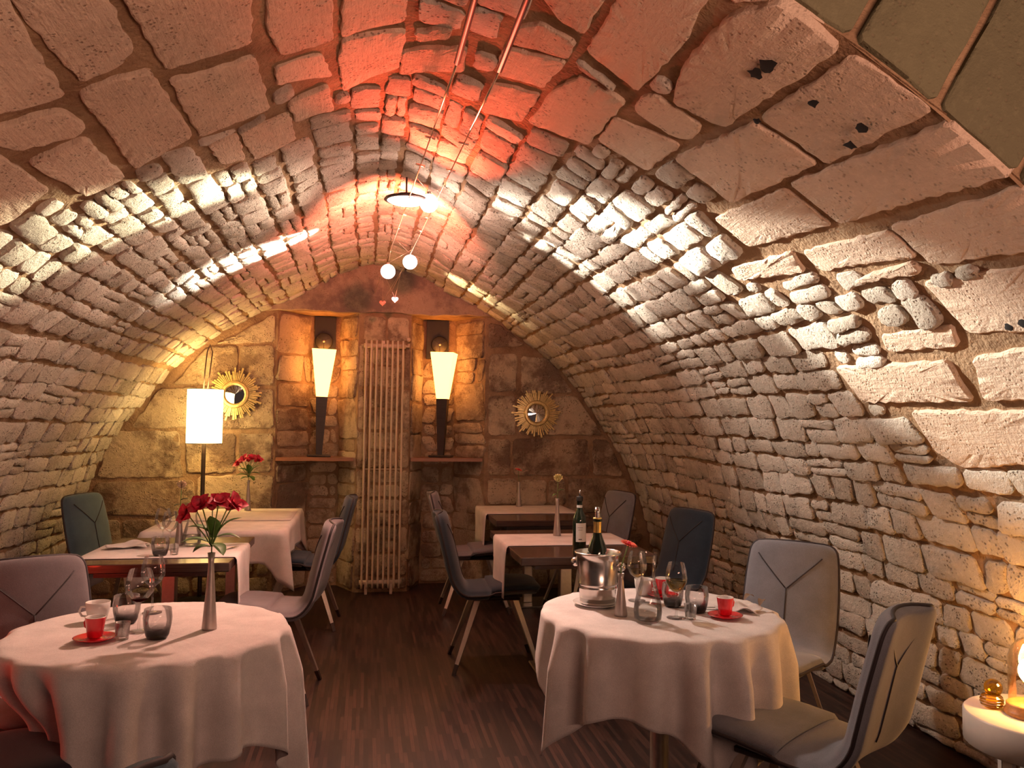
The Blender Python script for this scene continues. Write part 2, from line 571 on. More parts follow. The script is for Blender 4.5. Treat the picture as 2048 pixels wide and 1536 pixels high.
def prof_at(a):
    a = min(max(a, 0), SMAX - 1e-5)
    lo, hi = 0, len(SS) - 1
    while hi - lo > 1:
        md = (lo + hi) // 2
        if SS[md] <= a:
            lo = md
        else:
            hi = md
    t = (a - SS[lo]) / (SS[hi] - SS[lo])
    p = DP[lo].lerp(DP[hi], t)
    # smoothed tangent
    i0, i1 = max(lo - 3, 0), min(hi + 3, len(DP) - 1)
    d = (DP[i1] - DP[i0]).normalized()
    if a < 0.02:
        d = Vector((1, 0))
    return p, d

def vault(s, y, h=0.0):
    """point on the vault at arc length s (right positive), h towards the room"""
    sg = 1 if s >= 0 else -1
    p, d = prof_at(abs(s))
    n = Vector((d.y, -d.x))   # towards the inside
    if n.y > 0:
        n = -n
    wob = 0.010 * math.sin(3.1 * y + 2.0 * s) + 0.008 * math.sin(5.3 * s - 1.7 * y)
    q = p + n * (h + wob)
    return Vector((XC + sg * q.x, max(y, Y0 + .004), q.y))

def back_plane(x, z, h=0.0):
    return Vector((x, Y1 - h, z))

def px_area(pts):
    """size on the photograph of a polygon of points (0 when it is outside the frame)"""
    P = []
    for p in pts:
        d = p - EYE
        z = d.dot(CF)
        if z < 0.1:
            return 0
        P.append((1024 + 1640 * d.dot(CR) / z, 768 - 1640 * d.dot(CU) / z))
    cx = sum(q[0] for q in P) / len(P)
    cy = sum(q[1] for q in P) / len(P)
    a = 0
    for i in range(len(P)):
        a += P[i - 1][0] * P[i][1] - P[i][0] * P[i - 1][1]
    a = abs(a) / 2
    if not (-40 < cx < 2088 and -40 < cy < 1576):
        return a * 1e-3
    return a

def outline(poly, step, jit, rc):
    """resample a polygon's outline with rounded corners and ragged edges"""
    n = len(poly)
    out = []
    for i in range(n):
        a, b, c = Vector(poly[i - 1]), Vector(poly[i]), Vector(poly[(i + 1) % n])
        la, lc = (a - b).length, (c - b).length
        p1 = b + (a - b).normalized() * min(rc, la * .4)
        p2 = b + (c - b).normalized() * min(rc, lc * .4)
        out.append(p1)
        out.append(p2)
        e = c - (c - b).normalized() * min(rc, lc * .4)
        k = int((e - p2).length / step)
        nrm = Vector((-(c - b).y, (c - b).x)).normalized()
        for q in range(1, k + 1):
            t = q / (k + 1)
            out.append(p2.lerp(e, t) + nrm * rnd.uniform(-jit, jit))
    return out

def stone_geo(poly, fmap, h, step, jit, rc, inset=0.014, rings=1, rough=0.004, tilt=0.06, lean=0.0):
    o = outline(poly, step, jit, rc)
    n = len(o)
    c = sum(o, Vector((0, 0))) / n
    V = [fmap(p.x, p.y, -0.02) for p in o]
    tl = Vector((rnd.uniform(-tilt, tilt) + (lean if c.x > 0 else -lean), rnd.uniform(-tilt, tilt)))
    f = lambda p, k: max(0.003, h * k + (p - c).dot(tl))
    for p in o:
        V.append(fmap(p.x, p.y, f(p, .78)))
    for k in range(rings):
        for p in o:
            d = c - p
            q = p + d.normalized() * min(inset, d.length * .35) if k == 0 else p + d * (.15 + .6 * k / rings)
            V.append(fmap(q.x, q.y, f(q, 1.0) + rnd.uniform(-rough, rough)))
    V.append(fmap(c.x, c.y, h * 1.03 + rnd.uniform(-rough, rough)))
    F = []
    for k in range(1 + rings):
        for i in range(n):
            j = (i + 1) % n
            F.append((k * n + i, k * n + j, (k + 1) * n + j, (k + 1) * n + i))
    b = (1 + rings) * n
    for i in range(n):
        F.append((b + i, b + (i + 1) % n, len(V) - 1))
    ctr = sum(V, Vector()) / len(V)
    nrm = fmap(c.x, c.y, 0.05) - fmap(c.x, c.y, 0.0)
    f0 = F[-1]
    nn = (V[f0[1]] - V[f0[0]]).cross(V[f0[2]] - V[f0[0]])
    if nn.dot(nrm) < 0:
        F = [q[::-1] for q in F]
    return V, F, ctr

def flat_sides(me):
    # the ragged flanks of a stone stay sharp against its dressed face
    me.polygons.foreach_set('use_smooth', [len(q.vertices) == 3 or q.index % 3 == 0 for q in me.polygons])

def place_stones(parent, items, mt, limit=300, name='stone'):
    """items: (V, F, centre, size); the largest in view become parts, the rest one part"""
    items = sorted(items, key=lambda q: -q[3])
    for V, F, c, a in items[:limit]:
        me = new_mesh(name, [v - c for v in V], F, mt)
        flat_sides(me)
        link(name, me, parent, c)
    rest = items[limit:]
    if rest:
        V, F = join(*[(q[0], q[1]) for q in rest])
        o = obj('small_stones', (V, F), mt, parent)
        flat_sides(o.data)
        o['kind'] = 'stuff'

def poly_items(polys, fmap, h, step, jit, rc, rings=1, inset=0.010, rough=0.003, tilt=0.06, lean=0.0):
    out = []
    for p in polys:
        V, F, c = stone_geo([Vector(q) for q in p], fmap, h * rnd.uniform(.65, 1.3), step, jit, rc, inset, rings, rough, tilt, lean)
        out.append((V, F, c, px_area([fmap(q[0], q[1], h) for q in p])))
    return out

def inside(p, poly):
    c = False
    j = len(poly) - 1
    for i in range(len(poly)):
        (x1, y1), (x2, y2) = poly[i], poly[j]
        if (y1 > p[1]) != (y2 > p[1]) and p[0] < (x2 - x1) * (p[1] - y1) / (y2 - y1) + x1:
            c = not c
        j = i
    return c

def fill_rows(u0, u1, v0, v1, rowh, lens, gap, taken, jit=0.1, lim=None, wob=0.0):
    """coursed stones in (u across rows, v along rows), keeping clear of the polygons in taken"""
    out = []
    u = u0
    while u < u1 - 0.04:
        rh = rowh(u)
        if u + rh > u1 - 0.03:
            rh = u1 - u
        ph, am = rnd.uniform(0, 6), wob
        # free intervals
        free, st = [], None
        v = v0
        near = [t for t in taken if min(q[0] for q in t) < u + rh and max(q[0] for q in t) > u]
        while v < v1 + 1e-6:
            occ = any(inside((u + rh * k, v), t) for t in near for k in (.12, .5, .88))
            if lim and not occ:
                occ = not all(lim(u + rh * k, v) for k in (.1, .9))
            if occ or v + .012 > v1:
                if st is not None:
                    free.append((st, v))
                st = None
            elif st is None:
                st = v
            v += 0.012
        for a, b in free:
            a += gap * .6
            b -= gap * .3
            v = a
            while v < b - 0.05:
                ln = lens(u) * rnd.uniform(.55, 1.45)
                if v + ln > b - 0.07:
                    ln = b - v
                if ln < 0.045:
                    break
                g = gap * rnd.uniform(.30, .62)
                jl = min(jit * rh, .016)
                r_ = lambda: rnd.uniform(-jl, jl)
                sk = rnd.uniform(-.14, .14) * rh
                o1, o2 = am * math.sin(2.3 * v + ph), am * math.sin(2.3 * (v + ln) + ph)
                q = [(u + g + o1 + r_() * .6, v + g + r_() + sk), (u + g + o2 + r_() * .6, v + ln - g + r_() + sk),
                     (u + rh - g + o2 + r_() * .6, v + ln - g + r_() - sk), (u + rh - g + o1 + r_() * .6, v + g + r_() - sk)]
                if rh > .10 and ln > .16 and rnd.random() < .16:
                    k = rnd.uniform(.4, .6)
                    mix_ = lambda a, b, t: (a[0] + (b[0] - a[0]) * t, a[1] + (b[1] - a[1]) * t)
                    e = .006 / rh
                    out.append([q[0], q[1], mix_(q[1], q[2], k - e), mix_(q[0], q[3], k - e)])
                    out.append([mix_(q[0], q[3], k + e), mix_(q[1], q[2], k + e), q[2], q[3]])
                else:
                    out.append(q)
                v += ln
        u += rh
    return out

ASHLAR = [
[(-1.095,1.877),(-1.027,1.962),(-1.084,2.543),(-1.204,2.511),(-1.383,2.423)],
[(-1.016,1.938),(-0.827,2.045),(-0.847,2.456),(-0.905,2.507),(-1.026,2.513),(-1.037,2.152)],
[(-0.803,2.06),(-0.465,2.284),(-0.521,2.658),(-0.796,2.619),(-0.804,2.202)],
[(-0.427,2.338),(-0.245,2.439),(-0.252,2.811),(-0.362,2.82),(-0.44,2.806),(-0.464,2.634)],
[(-0.21,2.453),(-0.001,2.485),(0.0,2.735),(-0.22,2.813)],
[(-0.22,2.835),(0.008,2.792),(0.0,3.13),(-0.222,3.331),(-0.239,2.982)],
[(-1.051,2.559),(-0.933,2.552),(-0.836,2.589),(-0.83,3.116),(-1.072,3.195)],
[(-0.805,2.69),(-0.672,2.723),(-0.525,2.74),(-0.524,3.208),(-0.81,3.169)],
[(-0.469,2.888),(-0.295,2.909),(-0.262,3.142),(-0.48,3.033)],
[(-0.452,3.244),(-0.284,3.212),(-0.269,3.505),(-0.442,3.474)],
[(-0.672,3.304),(-0.456,3.35),(-0.451,3.678),(-0.657,3.67)],
[(-1.363,2.498),(-1.28,2.544),(-1.125,2.603),(-1.096,2.742),(-1.137,2.782),(-1.312,2.71)],
[(-1.319,2.816),(-1.128,2.822),(-1.124,3.246),(-1.283,3.262)],
[(-1.385,2.54),(-1.357,2.707),(-1.349,3.067),(-1.533,3.155),(-1.681,3.099)],
[(-0.799,3.286),(-0.678,3.298),(-0.691,3.601),(-0.788,3.539)],
[(0.0,2.969),(0.233,2.804),(0.245,3.0),(0.0,3.188)],
[(0.037,2.797),(0.168,2.703),(0.164,2.786),(0.053,2.865)],
[(0.365,2.543),(0.438,2.425),(0.561,2.41),(0.563,2.527),(0.373,2.654)],
[(0.35,2.705),(0.563,2.55),(0.537,2.814),(0.362,2.916)],
[(0.354,3.001),(0.537,2.873),(0.522,3.176),(0.358,3.29)],
[(0.566,2.787),(0.626,2.566),(0.799,2.572),(0.789,3.028),(0.543,3.126)],
[(0.353,2.251),(0.574,2.016),(0.568,2.335),(0.485,2.347)],
[(0.598,1.99),(0.781,1.809),(0.818,2.093),(0.803,2.46),(0.597,2.414)],
[(0.824,2.489),(0.857,2.414),(1.037,2.435),(1.05,2.557),(0.994,2.605),(0.839,2.589)],
[(0.8,2.725),(1.041,2.631),(1.031,2.959),(0.808,2.965)],
[(0.855,2.185),(0.858,1.872),(0.932,1.725),(1.119,1.768),(1.089,2.364),(0.913,2.397)],
[(0.842,1.841),(0.811,1.758),(0.865,1.705),(0.916,1.73)],
[(1.136,2.211),(1.151,1.771),(1.396,1.752),(1.388,2.216)],
[(1.061,2.733),(1.135,2.252),(1.369,2.239),(1.333,2.757)],
[(1.38,2.429),(1.439,1.744),(1.647,1.729),(1.598,2.438)],
[(1.35,2.952),(1.388,2.471),(1.594,2.475),(1.529,2.962)],
[(1.676,2.269),(1.689,1.742),(1.8,1.728),(1.891,1.799),(1.849,2.245)],
[(1.904,2.343),(1.924,1.943),(1.924,1.84),(2.152,2.008),(2.116,2.319)],
[(2.209,2.363),(2.196,2.151),(2.201,2.042),(2.387,2.163),(2.374,2.428)],
[(2.176,3.11),(2.208,2.478),(2.378,2.477),(2.353,3.078)],
[(2.404,2.816),(2.427,2.308),(2.433,2.192),(2.629,2.31),(2.664,2.726),(2.59,2.821)],
[(1.642,2.734),(1.687,2.282),(1.807,2.264),(1.748,2.746)],
[(1.824,2.624),(1.817,2.299),(1.865,2.301),(1.836,2.614)],
[(2.065,2.713),(2.078,2.352),(2.161,2.388),(2.138,2.738)],
[(1.579,3.189),(1.628,2.778),(1.729,2.821),(1.647,3.238)],
]
BACKBLOCKS = [
[(-1.263,2.093),(-1.104,2.166),(-0.783,2.364),(-0.777,2.125)],
[(-1.322,2.066),(-1.081,2.082),(-1.073,1.761),(-1.59,1.742)],
[(-1.057,2.083),(-0.78,2.091),(-0.78,1.758),(-1.048,1.753)],
[(-1.687,1.707),(-1.384,1.725),(-1.374,1.391),(-1.902,1.385)],
[(-1.36,1.726),(-0.779,1.724),(-0.77,1.394),(-1.35,1.387)],
[(-2.044,1.355),(-1.528,1.361),(-1.488,0.976),(-2.145,0.976)],
[(-1.472,1.349),(-1.073,1.344),(-1.072,1.018),(-1.454,1.017)],
[(-1.049,1.349),(-0.773,1.343),(-0.777,1.023),(-1.048,1.018)],
[(-2.155,0.935),(-1.397,0.955),(-1.388,0.666),(-2.211,0.672)],
[(-1.366,0.989),(-0.764,0.998),(-0.776,0.662),(-1.357,0.666)],
[(-2.22,0.632),(-1.962,0.63),(-1.953,0.367),(-2.275,0.372)],
[(-1.939,0.63),(-1.646,0.627),(-1.637,0.35),(-1.93,0.354)],
[(-1.615,0.635),(-1.181,0.632),(-1.174,0.355),(-1.606,0.361)],
[(-1.158,0.632),(-0.779,0.629),(-0.771,0.328),(-1.149,0.334)],
[(1.057,2.354),(1.161,2.335),(1.39,2.162),(1.06,2.121)],
[(1.07,2.072),(1.318,2.079),(1.313,1.743),(1.074,1.738)],
[(1.355,2.062),(1.603,2.051),(1.837,1.744),(1.359,1.726)],
[(1.066,1.698),(1.305,1.703),(1.309,1.355),(1.07,1.353)],
[(1.336,1.703),(1.866,1.708),(2.116,1.363),(1.341,1.355)],
[(1.066,1.317),(1.264,1.319),(1.268,1.0),(1.071,1.0)],
[(1.291,1.319),(1.976,1.325),(2.002,1.001),(1.295,1.0)],
[(2.023,1.326),(2.169,1.318),(2.312,0.992),(2.03,1.001)],
[(1.071,0.969),(1.332,0.969),(1.334,0.744),(1.074,0.745)],
[(1.359,0.956),(1.596,0.956),(1.598,0.734),(1.362,0.735)],
[(1.619,0.956),(1.77,0.956),(1.772,0.733),(1.621,0.734)],
[(1.798,0.969),(2.341,0.97),(2.418,0.684),(1.801,0.652)],
[(-0.036,2.373),(0.153,2.371),(0.157,2.161),(-0.032,2.156)],
[(0.17,2.372),(0.352,2.369),(0.356,2.167),(0.174,2.162)],
]


def expand(poly, d):
    c = (sum(q[0] for q in poly) / len(poly), sum(q[1] for q in poly) / len(poly))
    out = []
    for q in poly:
        dx, dy = q[0] - c[0], q[1] - c[1]
        l = math.hypot(dx, dy)
        out.append((q[0] + dx / l * d, q[1] + dy / l * d))
    return out

SPR = 1.95     # arc length where the vault is taken to turn into the side walls

def core(name, s0, s1, ns, ny):
    V, F = [], []
    for i in range(ns + 1):
        s = s0 + (s1 - s0) * i / ns
        for j in range(ny + 1):
            y = Y0 + (Y1 - Y0) * j / ny
            V.append(vault(s, y, rnd.uniform(-.004, .004)))
    for i in range(ns):
        for j in range(ny):
            a = i * (ny + 1) + j
            F.append((a, a + 1, a + ny + 2, a + ny + 1))
    return struct(obj(name, (V, F), M_MORTAR))

ceiling = core('ceiling', -SPR, SPR, 60, 90)
wall_left = core('wall_left', -SMAX - .1, -SPR, 34, 90)
wall_right = core('wall_right', SPR, SMAX + .1, 34, 90)

TAKEN = [expand(p, 0.022) for p in ASHLAR]
ash_c = [p for p in ASHLAR if abs(sum(q[0] for q in p) / len(p)) < SPR]
ash_r = [p for p in ASHLAR if sum(q[0] for q in p) / len(p) >= SPR]

rh_c = lambda u: rnd.uniform(.11, .19) if abs(u) < .9 else rnd.uniform(.10, .165)
ln_c = lambda u: .20
rh_w = lambda u: rnd.uniform(.085, .150)
ln_w = lambda u: .25

def chink_fill(s0, s1, y0, y1, polys):
    """small pinning stones wherever the courses left bare mortar"""
    cs = .012
    W, H_ = int((s1 - s0) / cs) + 1, int((y1 - y0) / cs) + 1
    g = [bytearray(H_) for _ in range(W)]
    for p in polys:
        a0, a1 = min(q[0] for q in p), max(q[0] for q in p)
        b0, b1 = min(q[1] for q in p), max(q[1] for q in p)
        for i in range(max(0, int((a0 - s0) / cs)), min(W, int((a1 - s0) / cs) + 2)):
            for j in range(max(0, int((b0 - y0) / cs)), min(H_, int((b1 - y0) / cs) + 2)):
                if not g[i][j] and inside((s0 + i * cs, y0 + j * cs), p):
                    g[i][j] = 1
    out = []
    for a, b in ((.13, .20), (.10, .15), (.078, .115)):
        na, nb = int(a / cs), int(b / cs)
        for i in range(0, W - na, 2):
            j = 0
            while j < H_ - nb:
                bad = -1
                for k in (0, na // 2, na, na // 4, 3 * na // 4):
                    q = g[i + k].find(1, j, j + nb + 1)
                    if q >= 0:
                        bad = max(bad, q)
                if bad >= 0:
                    j = bad + 1
                    continue
                x, y = s0 + i * cs, y0 + j * cs
                e = .013
                r_ = lambda: rnd.uniform(-.008, .008)
                out.append([(x + e + r_(), y + e + r_()), (x + e + r_(), y + b - e + r_()), (x + a - e + r_(), y + b - e + r_()), (x + a - e + r_(), y + e + r_())])
                for k in range(na + 1):
                    for q in range(j, j + nb + 1):
                        g[i + k][q] = 1
                j += nb + 1
    return out

ASH_H = dict(step=.035, jit=.006, rc=.013, rings=2, inset=.007, rough=.0018, tilt=.015)
rub = fill_rows(-SPR, SPR, Y0, Y1 - .02, rh_c, ln_c, .022, TAKEN, .12, wob=.008)
rub += chink_fill(-SPR, SPR, Y0, 4.0, ash_c + rub)
items = poly_items(ash_c, vault, .016, **ASH_H)
ash_n = len(items)
place_stones(ceiling, items, M_ASHLAR)
place_stones(ceiling, poly_items(rub, vault, .017, .055, .007, .018, tilt=.07), M_RUBBLE, limit=300 - ash_n)
rub = fill_rows(-SMAX, -SPR, Y0 + .6, Y1 - .02, rh_w, ln_w, .018, [], .14, wob=.010)
place_stones(wall_left, poly_items(rub, vault, .018, .060, .008, .018, tilt=.05, lean=.10), M_RUBBLE)
items = poly_items(ash_r, vault, .016, **ASH_H)
place_stones(wall_right, items, M_ASHLAR)
rub = fill_rows(SPR, SMAX, Y0, Y1 - .02, rh_w, ln_w, .018, TAKEN, .14, wob=.010)
rub += chink_fill(SPR, SMAX, Y0, 3.6, ash_r + rub)
place_stones(wall_right, poly_items(rub, vault, .017, .060, .008, .018, tilt=.05, lean=.11), M_RUBBLE, limit=300 - len(items))

# sooty holes left in the big vault blocks
for s, y, r in ((1.02, 1.95, .034), (1.015, 2.0, .026), (1.19, 1.98, .020), (1.33, 1.95, .024), (1.36, 2.04, .022), (1.13, 2.2, .016), (2.10, 2.06, .022), (2.105, 2.12, .016)):
    pts = []
    for k in range(11):
        a = 2 * PI * k / 11
        q = r * rnd.uniform(.6, 1.25)
        pts.append(vault(s + q * .8 * math.cos(a), y + q * math.sin(a), .028))
    c = vault(s, y, .032)
    V = pts + [c]
    o = obj('soot_patch', ([v - c for v in V], [(k, (k + 1) % 11, 11) for k in range(11)]), M_SOOT, ceiling if s < SPR else wall_right, c)

# ------------------------------------------------------------------ near arch face (wall_front)
def front(s, d, h=0.0):
    p, t = prof_at(abs(s))
    # voussoir joints fan out steeply above the intrados
    n = Vector((.50, .86)) if s > 0 else Vector((.50, .86))
    sg = 1 if s >= 0 else -1
    k = min(1, abs(s) / .8)
    n = Vector((.50 * k, 1 - .14 * k))
    q = p + n * d
    return Vector((XC + sg * q.x, Y0 - h, q.y))
V, F = [], []
ns = 80
for i in range(ns + 1):
    s = -SMAX + 2 * SMAX * i / ns
    for d in (-.01, 1.6):
        V.append(front(s, d, -.01))
for i in range(ns):
    F.append((2 * i, 2 * i + 1, 2 * i + 3, 2 * i + 2))
wall_front = struct(obj('wall_front', (V, F), M_MORTAR, smooth=False))
items = []
for sg in (1, -1):
    js = [.05, .30, .58, .845, 1.125, 1.392, 1.66, 1.91, 2.2, 2.5, 2.8, 3.1, 3.4]
    for a, b in zip(js[:-1], js[1:]):
        for d0, d1 in ((.0, .52), (.54, 1.1)):
            p = [(sg * (a + .012), d0), (sg * (b - .012), d0), (sg * (b - .012), d1), (sg * (a + .012), d1)]
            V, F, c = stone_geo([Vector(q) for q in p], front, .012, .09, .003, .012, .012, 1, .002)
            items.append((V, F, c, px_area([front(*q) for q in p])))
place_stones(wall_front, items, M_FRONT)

# ------------------------------------------------------------------ floor
struct(obj('floor', box(-2.9, 3.1, -1.5, 7.75, -.06, 0), M_FLOOR, smooth=False))

# ------------------------------------------------------------------ end wall with its two niches
NICHES = [(-.755, -.075, -.505, -.235), (.375, 1.035, .500, .800)]   # front left, front right, back left, back right
NTOP, NDEEP = 2.40, 0.34
def half_at(z):
    lo, hi = 0.0, SMAX
    for _ in range(30):
        md = (lo + hi) / 2
        if prof_at(md)[0].y > z:
            lo = md
        else:
            hi = md
    return prof_at(lo)[0].x
V, F = [], []
def quad(a, b, c, d):
    n = len(V)
    V.extend([a, b, c, d])
    F.append((n, n + 1, n + 2, n + 3))
xs = [-3.2, NICHES[0][0], NICHES[0][1], NICHES[1][0], NICHES[1][1], 3.3]
for a, b in ((0, 1), (2, 3), (4, 5)):
    quad((xs[a], Y1, 0), (xs[b], Y1, 0), (xs[b], Y1, NTOP), (xs[a], Y1, NTOP))
quad((-3.2, Y1, NTOP), (3.3, Y1, NTOP), (3.3, Y1, 3.2), (-3.2, Y1, 3.2))
for x0, x1, b0, b1 in NICHES:
    yb = Y1 + NDEEP
    quad((x0, Y1, 0), (b0, yb, 0), (b0, yb, NTOP), (x0, Y1, NTOP))
    quad((b0, yb, 0), (b1, yb, 0), (b1, yb, NTOP), (b0, yb, NTOP))
    quad((b1, yb, 0), (x1, Y1, 0), (x1, Y1, NTOP), (b1, yb, NTOP))
    quad((x0, Y1, NTOP), (b0, yb, NTOP), (b1, yb, NTOP), (x1, Y1, NTOP))
wall_back = struct(obj('wall_back', (V, F), M_MORTAR_DARK, smooth=False))

BT = [expand(p, .02) for p in BACKBLOCKS]
in_arch = lambda z, x: abs(x - XC) < half_at(z) - .06
items = poly_items(BACKBLOCKS, back_plane, .012, .055, .007, .022, rings=2, inset=.012, rough=.004, tilt=.02)
bp_uv = lambda z, x, h=0.0: Vector((x, Y1 - h, z))
rows_l = fill_rows(.02, 2.36, -2.5, -.765, lambda u: rnd.uniform(.12, .2), lambda u: .26, .03, [[(q[1], q[0]) for q in p] for p in BT], .1, in_arch)
rows_r = fill_rows(.02, 2.36, 1.05, 2.75, lambda u: rnd.uniform(.12, .2), lambda u: .26, .03, [[(q[1], q[0]) for q in p] for p in BT], .1, in_arch)
rows_p = []
zz = [.02, .13, .33, .56, .80, 1.05, 1.38, 1.75, 2.14]
for a, b in zip(zz[:-1], zz[1:]):
    m1, m2 = .03 + rnd.uniform(-.02, .02), .29 + rnd.uniform(-.03, .03)
    rows_p.append([(a + .012, -.068), (b - .012, -.068), (b - .012, m1 - .008), (a + .012, m1 - .008)])
    rows_p.append([(a + .012, m2 + .008), (b - .012, m2 + .008), (b - .012, .368), (a + .012, .368)])
    md = (a + b) / 2
    for c, d in (((a, md), (md, b)) if b - a > .2 else ((a, b),)):
        rows_p.append([(c + .012, m1 + .01), (d - .012, m1 + .01), (d - .012, m2 - .01), (c + .012, m2 - .01)])
items += poly_items(rows_l + rows_r, bp_uv, .014, .06, .008, .02)
items += poly_items(rows_p, bp_uv, .010, .07, .007, .018)
# niche reveals and backs
for x0, x1, b0, b1 in NICHES:
    yb = Y1 + NDEEP
    def plane(pa, pb):
        pa, pb = Vector(pa), Vector(pb)
        L = (pb - pa).length
        n = Vector(((pb - pa).y, -(pb - pa).x)).normalized()
        return L, (lambda z, t, h=0.0: Vector((*(pa + (pb - pa) * (t / L) + n * h), z)))
    for pa, pb, ln in (((x0, Y1), (b0, yb), .5), ((b0, yb), (b1, yb), .16), ((b1, yb), (x1, Y1), .5)):
        L, fm = plane(pa, pb)
        top = 2.02 if ln < .3 else 2.38
        rr = fill_rows(.02, top, .0, L, (lambda u: rnd.uniform(.10, .17)) if ln < .3 else (lambda u: rnd.uniform(.2, .36)), lambda u: ln, .018, [], .1)
        items += poly_items(rr, fm, .012, .08, .007, .02)
place_stones(wall_back, items, M_BACK)

# plain lintel slab over the niches, under the crown of the vault
V, F = [], []
top = []
n = 40
xs_ = [-.98 + (1.20 + .98) * i / n for i in range(n + 1)]
for x in xs_:
    a = abs(x - XC)
    lo, hi = 0.0, SMAX
    for _ in range(30):
        md = (lo + hi) / 2
        if prof_at(md)[0].x < a:
            lo = md
        else:
            hi = md
    zt = prof_at(lo)[0].y + .02
    zb = min(NTOP + .006 * math.sin(9 * x) + .004 * math.sin(31 * x), zt - .002)
    for y in (Y1 + .02, Y1 - .055):
        V += [(x, y, zb), (x, y, zt)]
for i in range(n):
    a, b = 4 * i, 4 * i + 4
    F += [(a + 2, b + 2, b + 3, a + 3), (a, b, b + 2, a + 2), (a + 1, a + 3, b + 3, b + 1)]
F += [(0, 2, 3, 1), (4 * n, 4 * n + 1, 4 * n + 3, 4 * n + 2)]
lint = struct(obj('trim_1', (V, F), M_BEAM, smooth=False))

# ------------------------------------------------------------------ chairs
PATH = [(.245, .452), (.215, .466), (.10, .468), (-.04, .456), (-.13, .452), (-.185, .468), (-.222, .52), (-.245, .60), (-.272, .71), (-.300, .82), (-.325, .92)]
WID = [.165, .205, .224, .226, .222, .216, .214, .216, .215, .208, .196]
def cr(P, t):
    n = len(P) - 1
    x = min(max(t, 0), 1) * n
    i = min(int(x), n - 1)
    f = x - i
    g = lambda k: Vector(P[min(max(k, 0), n)]) if not isinstance(P[0], float) else Vector((P[min(max(k, 0), n)], 0))
    p0, p1, p2, p3 = g(i - 1), g(i), g(i + 1), g(i + 2)
    return .5 * ((2 * p1) + (p2 - p0) * f + (2 * p0 - 5 * p1 + 4 * p2 - p3) * f * f + (3 * p1 - p0 - 3 * p2 + p3) * f ** 3)
def chair_pt(u, t, off):
    p = cr(PATH, t)
    d = cr(PATH, min(1, t + .02)) - cr(PATH, max(0, t - .02))
    d.normalize()
    n = Vector((d.y, -d.x)) * -1           # up from the seat, forward from the back
    if t < .3 and n.y < 0:
        n = -n
    wd = cr(WID, t).x
    e = 0.0
    if t > .94:
        k = (t - .94) / .06
        wd *= 1 - .30 * (1 - math.sqrt(max(0, 1 - k * k)))
    if t < .08:
        k = (.08 - t) / .08
        wd *= 1 - .30 * (1 - math.sqrt(max(0, 1 - k * k)))
    lift = (.032 * min(1, max(0, (t - .4) / .25)) + .008) * u * u
    q = p + n * (off + lift)
    return (u * wd, q.x, q.y)
# the sign of n is fixed once: seat normals must look up
def pad(t0, t1, off0, thick, nu=16, nt=30, out=1):
    """upholstered pad between t0 and t1; out=1 towards the sitter, -1 outer shell"""
    V, F = [], []
    for side in (0, 1):
        for j in range(nt + 1):
            f = j / nt
            t = t0 + (t1 - t0) * (.45 * f + .55 * (.5 - .5 * math.cos(PI * f)))
            for i in range(nu + 1):
                u = math.sin((-1 + 2 * i / nu) * PI / 2) * .5 + (-1 + 2 * i / nu) * .5
                ed = math.sqrt(max(0, 1 - abs(u) ** 6))
                q = min(j, nt - j) / nt * 8
                ed *= math.sqrt(max(0, 1 - max(0, 1 - q) ** 3))
                h = off0 + (out * thick * ed if side else 0)
                V.append(chair_pt(u, t, h))
    m = (nu + 1) * (nt + 1)
    for j in range(nt):
        for i in range(nu):
            a = j * (nu + 1) + i
            q = (a, a + 1, a + nu + 2, a + nu + 1)
            F.append(q[::-1] if out > 0 else q)
            q2 = tuple(x + m for x in q)
            F.append(q2 if out > 0 else q2[::-1])
    for j in range(nt):
        for i in (0, nu):
            a = j * (nu + 1) + i
            F.append((a, a + nu + 1, a + nu + 1 + m, a + m))
    for i in range(nu):
        for j in (0, nt):
            a = j * (nu + 1) + i
            F.append((a, a + 1, a + 1 + m, a + m))
    return V, F

